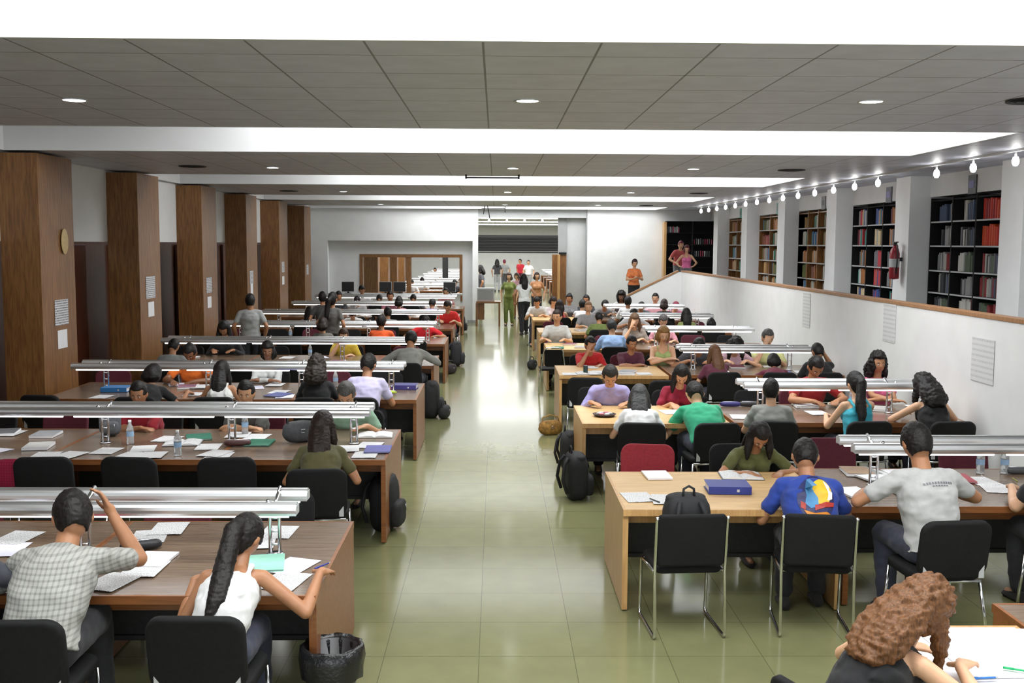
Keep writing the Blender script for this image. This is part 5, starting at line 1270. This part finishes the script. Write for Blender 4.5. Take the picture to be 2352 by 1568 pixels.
item('sheet',1.050,7.560,6,'','printed worksheet at the left of the nearest beech desk')
item('sheet',1.250,7.480,-4,'','white sheet beside the worksheet on the nearest beech desk')
item('pen',1.150,7.430,115,'(60,60,64)','dark pen lying on the worksheet')
item('mag',3.000,8.810,5,'(130,132,130)','untidy grey magazine pile by the lamp rail, second right row')
item('mag',2.960,8.530,-6,'(150,120,90)','brown grey magazine in the pile, second right row')
item('note',2.700,7.700,10,'','grey notepad left of the grey-shirted person')
item('sheet',3.020,7.910,-10,'',"white sheet at the grey-shirted person's elbow")
item('sheet',3.860,8.110,4,'','white sheet right of the grey-shirted person')
item('sheet',3.860,7.850,-12,'','second white sheet right of the grey-shirted person')
item('pouch',4.300,8.540,4,'(60,62,64)','dark grey laptop sleeve at the right edge, second right row')
item('pen',4.130,8.120,80,'(150,160,60)','yellow green pen at the right edge, second right row')
item('bottle',3.980,8.680,0,'','clear bottle by the right lamp post, second right row')
item('bottle',4.180,8.720,0,'','second clear bottle by the right lamp post, second right row')
item('tray',1.180,11.220,5,'(60,44,40)','dark round tray with snacks on the third right row desk')
item('sheet',2.130,11.750,-4,'','white sheet before the crimson-shirted person, third right row')
item('ruled',1.950,11.500,10,'','lavender ruled sheet, third right row desk')
item('pouch',2.710,12.020,0,'(50,46,110)','indigo pencil case, third right row')
item('pouch',2.930,12.090,0,'(40,40,42)','black pencil case, third right row')
item('sheet',2.610,11.190,-6,'','white sheet right of the green-shirted person')
item('sheet',3.580,11.470,3,'','white sheet at the near edge, third right row')
item('mag',3.580,12.560,6,'(120,122,124)','grey magazine pile, third right row')
item('mag',3.560,12.210,-4,'(170,170,170)','pale magazine on the pile, third right row')
item('pouch',3.960,12.600,5,'(190,190,180)','pale cloth bundle, third right row')
item('bottle',4.120,12.680,0,'','clear water bottle, third right row')
item('sheet',4.890,12.480,3,'','white sheet between the two strap-top readers')
item('bottleg',5.150,12.700,0,'(60,150,70)','green bottle by the lamp post, third right row')
item('sheet',1.060,14.540,0,'','white sheet on the fourth right row desk, left')
item('book',1.320,14.940,3,'(90,92,94)','open book before the red-shirted person, fourth right row')
item('can',1.290,14.940,0,'(40,60,60)','small dark drink can beside the red-shirted person')
item('sheet',2.140,14.960,3,'','white sheet before the burgundy-shirted person')
item('mag',1.870,14.750,0,'(170,172,174)','grey magazine, fourth right row desk')
item('sheet',1.430,14.450,3,'','wide white sheet at the near edge, fourth right row desk')
item('backpack',0.820,10.520,100,'(22,22,24)|1.1','black backpack standing beside the aisle desk, second right row',0)
item('backpack',0.850,11.980,80,'(34,34,36)|1.0','charcoal backpack behind the black one by the aisle desk',0)
item('bag',0.750,14.130,20,'(150,110,50)','yellow and brown patterned bag on the aisle floor',0)
item('bag',0.750,21.610,70,'(24,24,26)','small black bag on the floor by the far aisle desk',0)
item('backpack',-1.010,9.360,80,'(28,28,30)|1.15','black bag with loose straps at the end of the second left row',0)
item('backpack',-0.970,15.540,90,'(30,30,32)|1.25','tall dark bag at the end of the third left row',0)
item('bag',-0.770,15.470,80,'(36,36,38)','flat dark bag beside the tall one, third left row',0)
item('backpack',-0.850,22.180,90,'(40,40,44)|1.2','dark grey backpack at the end of the fourth left row',0)
item('bag',-0.910,20.830,60,'(44,36,38)','small dark bag below the backpack, fourth left row',0)
item('backpack',-1.020,30.810,90,'(40,40,44)|1.1','dark bag on the floor at the end of the sixth left row',0)

# smaller scatter on the farther rows
def scatter(sd,i,x0,x1,Y,hd,n,row):
    for q in range(n):
        x=rnd.uniform(x0+.15,x1-.15); side=rnd.choice((-1,1)); y=Y+side*rnd.uniform(.22,hd-.2)
        k=rnd.choice(['sheet','sheet','sheet','ruled','note','mag','bottle','folder'])
        if k=='bottle' and q%2: k='sheet'
        w={'sheet':'printed white sheet','ruled':'lavender ruled sheet','note':'white notepad','mag':'grey magazine','bottle':'clear water bottle','folder':'coloured folder'}[k]
        c=rnd.choice([(150,150,154),(190,190,188),(120,60,70)]) if k=='mag' else rnd.choice([(60,70,130),(40,110,90),(160,60,70)])
        if k=='folder': w={60:'blue folder',40:'green folder',160:'red folder'}[c[0]]
        if k=='mag': w={150:'grey magazine',190:'pale magazine',120:'wine red magazine'}[c[0]]
        s_='far' if side>0 else 'near'
        item(k,x,y,rnd.uniform(-25,25)+(180 if side>0 else 0),str(c),'%s lying on the %s half of the %s'%(w,s_,row),group='%ss on the %s, %s half'%(w,row,s_))
scatter('L',1,-5.0,-1.1,LROW[1],.75,12,'second left row'); scatter('R',1,2.8,4.8,RROW[1]+.12,.64,7,'second right row table'); scatter('L',0,-2.6,-1.1,LROW[0],.75,4,'nearest left row')
for i in range(2,8): scatter('L',i,-5.2,-1.,LROW[i],.75,(10,16,14,10,8,6)[i-2],'%s left row'%LN[i])
for i in range(2,7): scatter('R',i,.95,2.4,RROW[i],.6,(1,3,6,5,3)[i-2],'%s right row desk'%RN[i]); scatter('R',i,2.7,4.9,RROW[i]+.12,.64,(2,8,8,7,5)[i-2],'%s right row table'%RN[i])
# backpack slumped on the empty sled chair
t=backpack((38,38,40),5); t.location=(1.30,6.96,.48); t.rotation_euler=(0,0,R(185)); tag(t,'dark grey backpack resting on the seat of the empty sled chair','backpack')
# waste basket lined with a black bag
t=thing('waste_basket',(-.87,5.42,0),0,'black waste basket lined with a bag beside the nearest left row','waste basket')
obj('bucket',MB().lathe([(.0,.002),(.10,.004),(.105,.02),(.142,.44),(.146,.45),(.138,.45),(.10,.02),(0,.012)],n=28),M_plas,parent=t)
m=MB(); n=40; rings=[]
for r,z in ((.115,.15),(.139,.44),(.150,.472),(.166,.465),(.172,.40),(.163,.30)):
    rings.append([((r+.006*math.sin(k*1.9+z*30))*math.cos(2*PI*k/n),(r+.006*math.sin(k*1.9+z*30))*math.sin(2*PI*k/n),z+.012*math.sin(k*.9)*(1 if z<.3 else .3)) for k in range(n)])
m.smooth=True; m.rings(rings,False); obj('bin_liner',m,mat('liner_film',(.012,.012,.013),.25,var=.2,bump=.4,bscale=60),parent=t)
# front right corner: curly haired reader at the white table
person(1.42,4.12,-62,'low',(22,22,24),(122,82,50),(224,176,140),True,'tank',((40,42,50),'long'),'curly',1.05,0,label='person with big curly auburn hair in black strap top at the white corner table')
chair('pad',1.50,4.08,-66,'black chair under the curly auburn-haired person in the corner')
o=obj('paper_sheet',MB().box((-.40,-.28,.001),(.40,.28,.003)),M_paper,loc=(2.45,4.62,.742),rot=(0,0,R(3))); tag(o,'very large white sheet spread on the bottom right corner table','paper')
item('pen',2.10,4.30,5,'(60,130,210)','light blue pen at the corner table',z=.745); item('pen',2.30,4.38,-25,'(40,180,110)','green marker at the corner table',z=.745)
item('mag',2.62,4.30,-30,'(226,170,160)','pink patterned booklet at the corner table',z=.745)
# counter, stand and console by the doorway
t=thing('console_table',(-.28,33.3,0),0,'honey wood console table left of the doorway','table')
obj('tabletop',MB().box((-.36,-.3,.72),(.42,.3,.78),.004),M_wood,parent=t)
for x in (-.34,.38):
    for y in (-.27,.27): obj('leg',MB().box((x-.03,y-.03,.001),(x+.03,y+.03,.72)),M_wood,parent=t)
obj('side_panel',MB().box((-.3,-.2,.2),(-.1,.2,.72)),M_wood,parent=t)
t=thing('catalogue_kiosk',(-.28,33.32,.781),0,'grey catalogue screen box on the console table','kiosk')
obj('case_body',MB().box((-.33,-.2,0),(.22,.2,.42),.008),M_lgray,parent=t); obj('screen_panel',MB().box((-.29,-.204,.05),(.18,-.2005,.38)),M_gray,parent=t)
# monitors on the counter before the inner window
t=thing('service_counter',(-3.2,33.6,0),0,'pale counter running below the inner window','counter')
obj('countertop',MB().box((-2.2,-.25,.95),(2.1,.3,1.0),.004),M_lgray,parent=t); obj('front_panel',MB().box((-2.15,-.2,.01),(2.05,-.16,.95)),M_white,parent=t)
def mk_mon():
    t=thing('monitor'); obj('screen_panel',MB().box((-.19,-.015,.06),(.19,.02,.36),.005),M_plas,parent=t); obj('bezel',MB().box((-.2,-.0,.05),(.2,.03,.37),.005),M_lgray,parent=t)
    obj('stand',MB().box((-.03,.03,.01),(.03,.05,.2)).box((-.1,-.06,.001),(.1,.1,.012)),M_plas,parent=t); return t
P_mon=Proto(mk_mon)
for x,l in ((-4.75,'leftmost black monitor on the counter'),(-3.55,'black monitor on the counter, second from the left'),(-3.1,'black monitor on the counter, middle of the three on the right'),(-1.5,'black monitor at the right end of the counter')): P_mon((x,33.55,1.001),0,l,'monitor')
# tables of the next hall seen through the window and the doorway
for k in range(8):
    Y=38.5+3.4*k
    P_tl((-3.3,Y,0),0,'study table in the next hall, left block, row %s'%ordn[k%5],'table','tables in the next hall, left'); P_tl((-1.81,Y,0),0,'study table in the next hall, left block, row %s'%ordn[k%5],'table','tables in the next hall, left')
    P_lr((-6.35,Y,.742),0,'lit reading lamp rail in the next hall, left block','lamp','lamp rails in the next hall, left')
    if k>1: P_tr((3.9,Y,0),0,'study table in the next hall, right block','table','tables in the next hall, right'); P_lr((0,Y,.742),0,'lit reading lamp rail in the next hall, right block','lamp','lamp rails in the next hall, right')
r2=random.Random(3); seen_=[]
for k in range(20):
    Y=38.5+3.4*(k%7)+1.0; x=r2.uniform(-3.8,-1.2)
    if abs(x+2.3)<.7 or any(abs(x-a)<.6 and abs(Y-b)<.6 for a,b in seen_): continue
    seen_.append((x,Y))
    person(x,Y,180,r2.choice(['write','read','fold','upright']),r2.choice([(150,150,150),(60,60,66),(200,200,200),(150,70,70)]),(26,22,20),(190,145,110),False,'tee',((50,54,70),'long'),'short',1,2,label='small reader seated in the next hall, beyond the inner window or doorway',group='readers in the next hall')
# printed picture on the blue T-shirt and small lettering on the grey one
def decal(sh,body,c,r,mm,name,shape,off=.004,up=(0,0,1)):
    """shape: list of (u,v) outlines in units of r; laid on the back of the shirt mesh"""
    bvh=BVHTree.FromPolygons([v.co for v in sh.data.vertices],[p.vertices[:] for p in sh.data.polygons])
    m=MB(); 
    for poly in shape:
        cu=sum(p[0] for p in poly)/len(poly); cv=sum(p[1] for p in poly)/len(poly); K=4; vs=[];n=len(poly)
        for k in range(K+1):
            f=k/K
            for (u,v) in poly: vs.append((cu+(u-cu)*f,cv+(v-cv)*f))
        ps=[]
        for u,v in vs:
            h=bvh.ray_cast(Vector((c[0]+u*r,-1,c[1]+v*r)),Vector((0,1,0)))
            q=h[0]+h[1]*off if h[0] else Vector((c[0]+u*r,-.12,c[1]+v*r)); ps.append(q)
        fs=[(k*n+i,k*n+(i+1)%n,(k+1)*n+(i+1)%n,(k+1)*n+i) for k in range(K) for i in range(n)]
        m.add(ps,fs)
    m.smooth=True; obj(name,m,mm,parent=sh)
def circ(cx,cy,r,n=24,a0=0,a1=360): return [(cx+r*math.cos(R(a0+(a1-a0)*k/n)),cy+r*math.sin(R(a0+(a1-a0)*k/n))) for k in range(n if a1-a0==360 else n+1)]
for o in list(bpy.data.objects):
    lb=o.get('label','')
    if o.name.startswith('person') and 'category' in o and 'blue T-shirt with round' in lb or o.name.startswith('person') and 'pale grey T-shirt with back' in lb:
        sh=[c for c in o.children if c.name.startswith('shirt')][0]
        if 'blue' in lb:
            sh.data=sh.data.copy()
            c=(.02,.84); r=.12
            decal(sh,o,c,r,solid('print_navy',(36,40,90)),'shirt_print',[circ(0,0,1)],.003)
            decal(sh,o,c,r,solid('print_yellow',(226,184,40)),'shirt_print',[circ(.28,.3,.58)],.0045)
            decal(sh,o,c,r,solid('print_white',(232,232,226)),'shirt_print',[[(.5,.8),(.75,.6),(.88,.3),(.86,0),(.6,-.05),(.68,.25),(.6,.5)]],.006)
            decal(sh,o,c,r,solid('print_sky',(70,140,190)),'shirt_print',[[(-.45,1.05),(-.2,1.1),(-.1,.8),(-.12,.4),(.1,.1),(.1,-.3),(-.3,-.4),(-.6,-.2),(-.5,.2),(-.55,.5)]],.0065)
            decal(sh,o,c,r,solid('print_red',(170,50,40)),'shirt_print',[[(-.1,-.25),(.5,-.1),(.95,-.2),(.9,-.4),(.4,-.35),(-.1,-.5)],[(-.8,-.1),(-.55,-.2),(-.6,-.5),(-.85,-.4)]],.008)
            decal(sh,o,c,r,solid('print_orange',(222,140,40)),'shirt_print',[[(-.7,-.5),(-.1,-.62),(.5,-.55),(.7,-.7),(.1,-.82),(-.5,-.75)]],.008)
        else:
            sh.data=sh.data.copy(); dk=solid('print_grey',(110,112,118)); L=[]
            for k in range(11):
                u=-1+k*.2; v=.12*(1-u*u); L.append([(u-.07,v-.05),(u+.07,v-.05),(u+.06,v+.07),(u-.06,v+.07)])
                if 2<k<9: L.append([(u-.06,v-.2),(u+.06,v-.2),(u+.06,v-.12),(u-.06,v-.12)])
            decal(sh,o,(0,.93),.09,dk,'shirt_print',L,.003)
# striped sweater hung over a chair back, second left row
m=softbox(MB(),.40,.10,.26,0,seed=4,e=.6)
t=obj('draped_sweater',m,clothmat((150,16,58),'check'),loc=(-3.93,8.52,.56)); tag(t,'dark magenta patterned sweater hung over a chair back at the left edge, second left row','sweater')

bpy.data.scenes.remove(TMP)
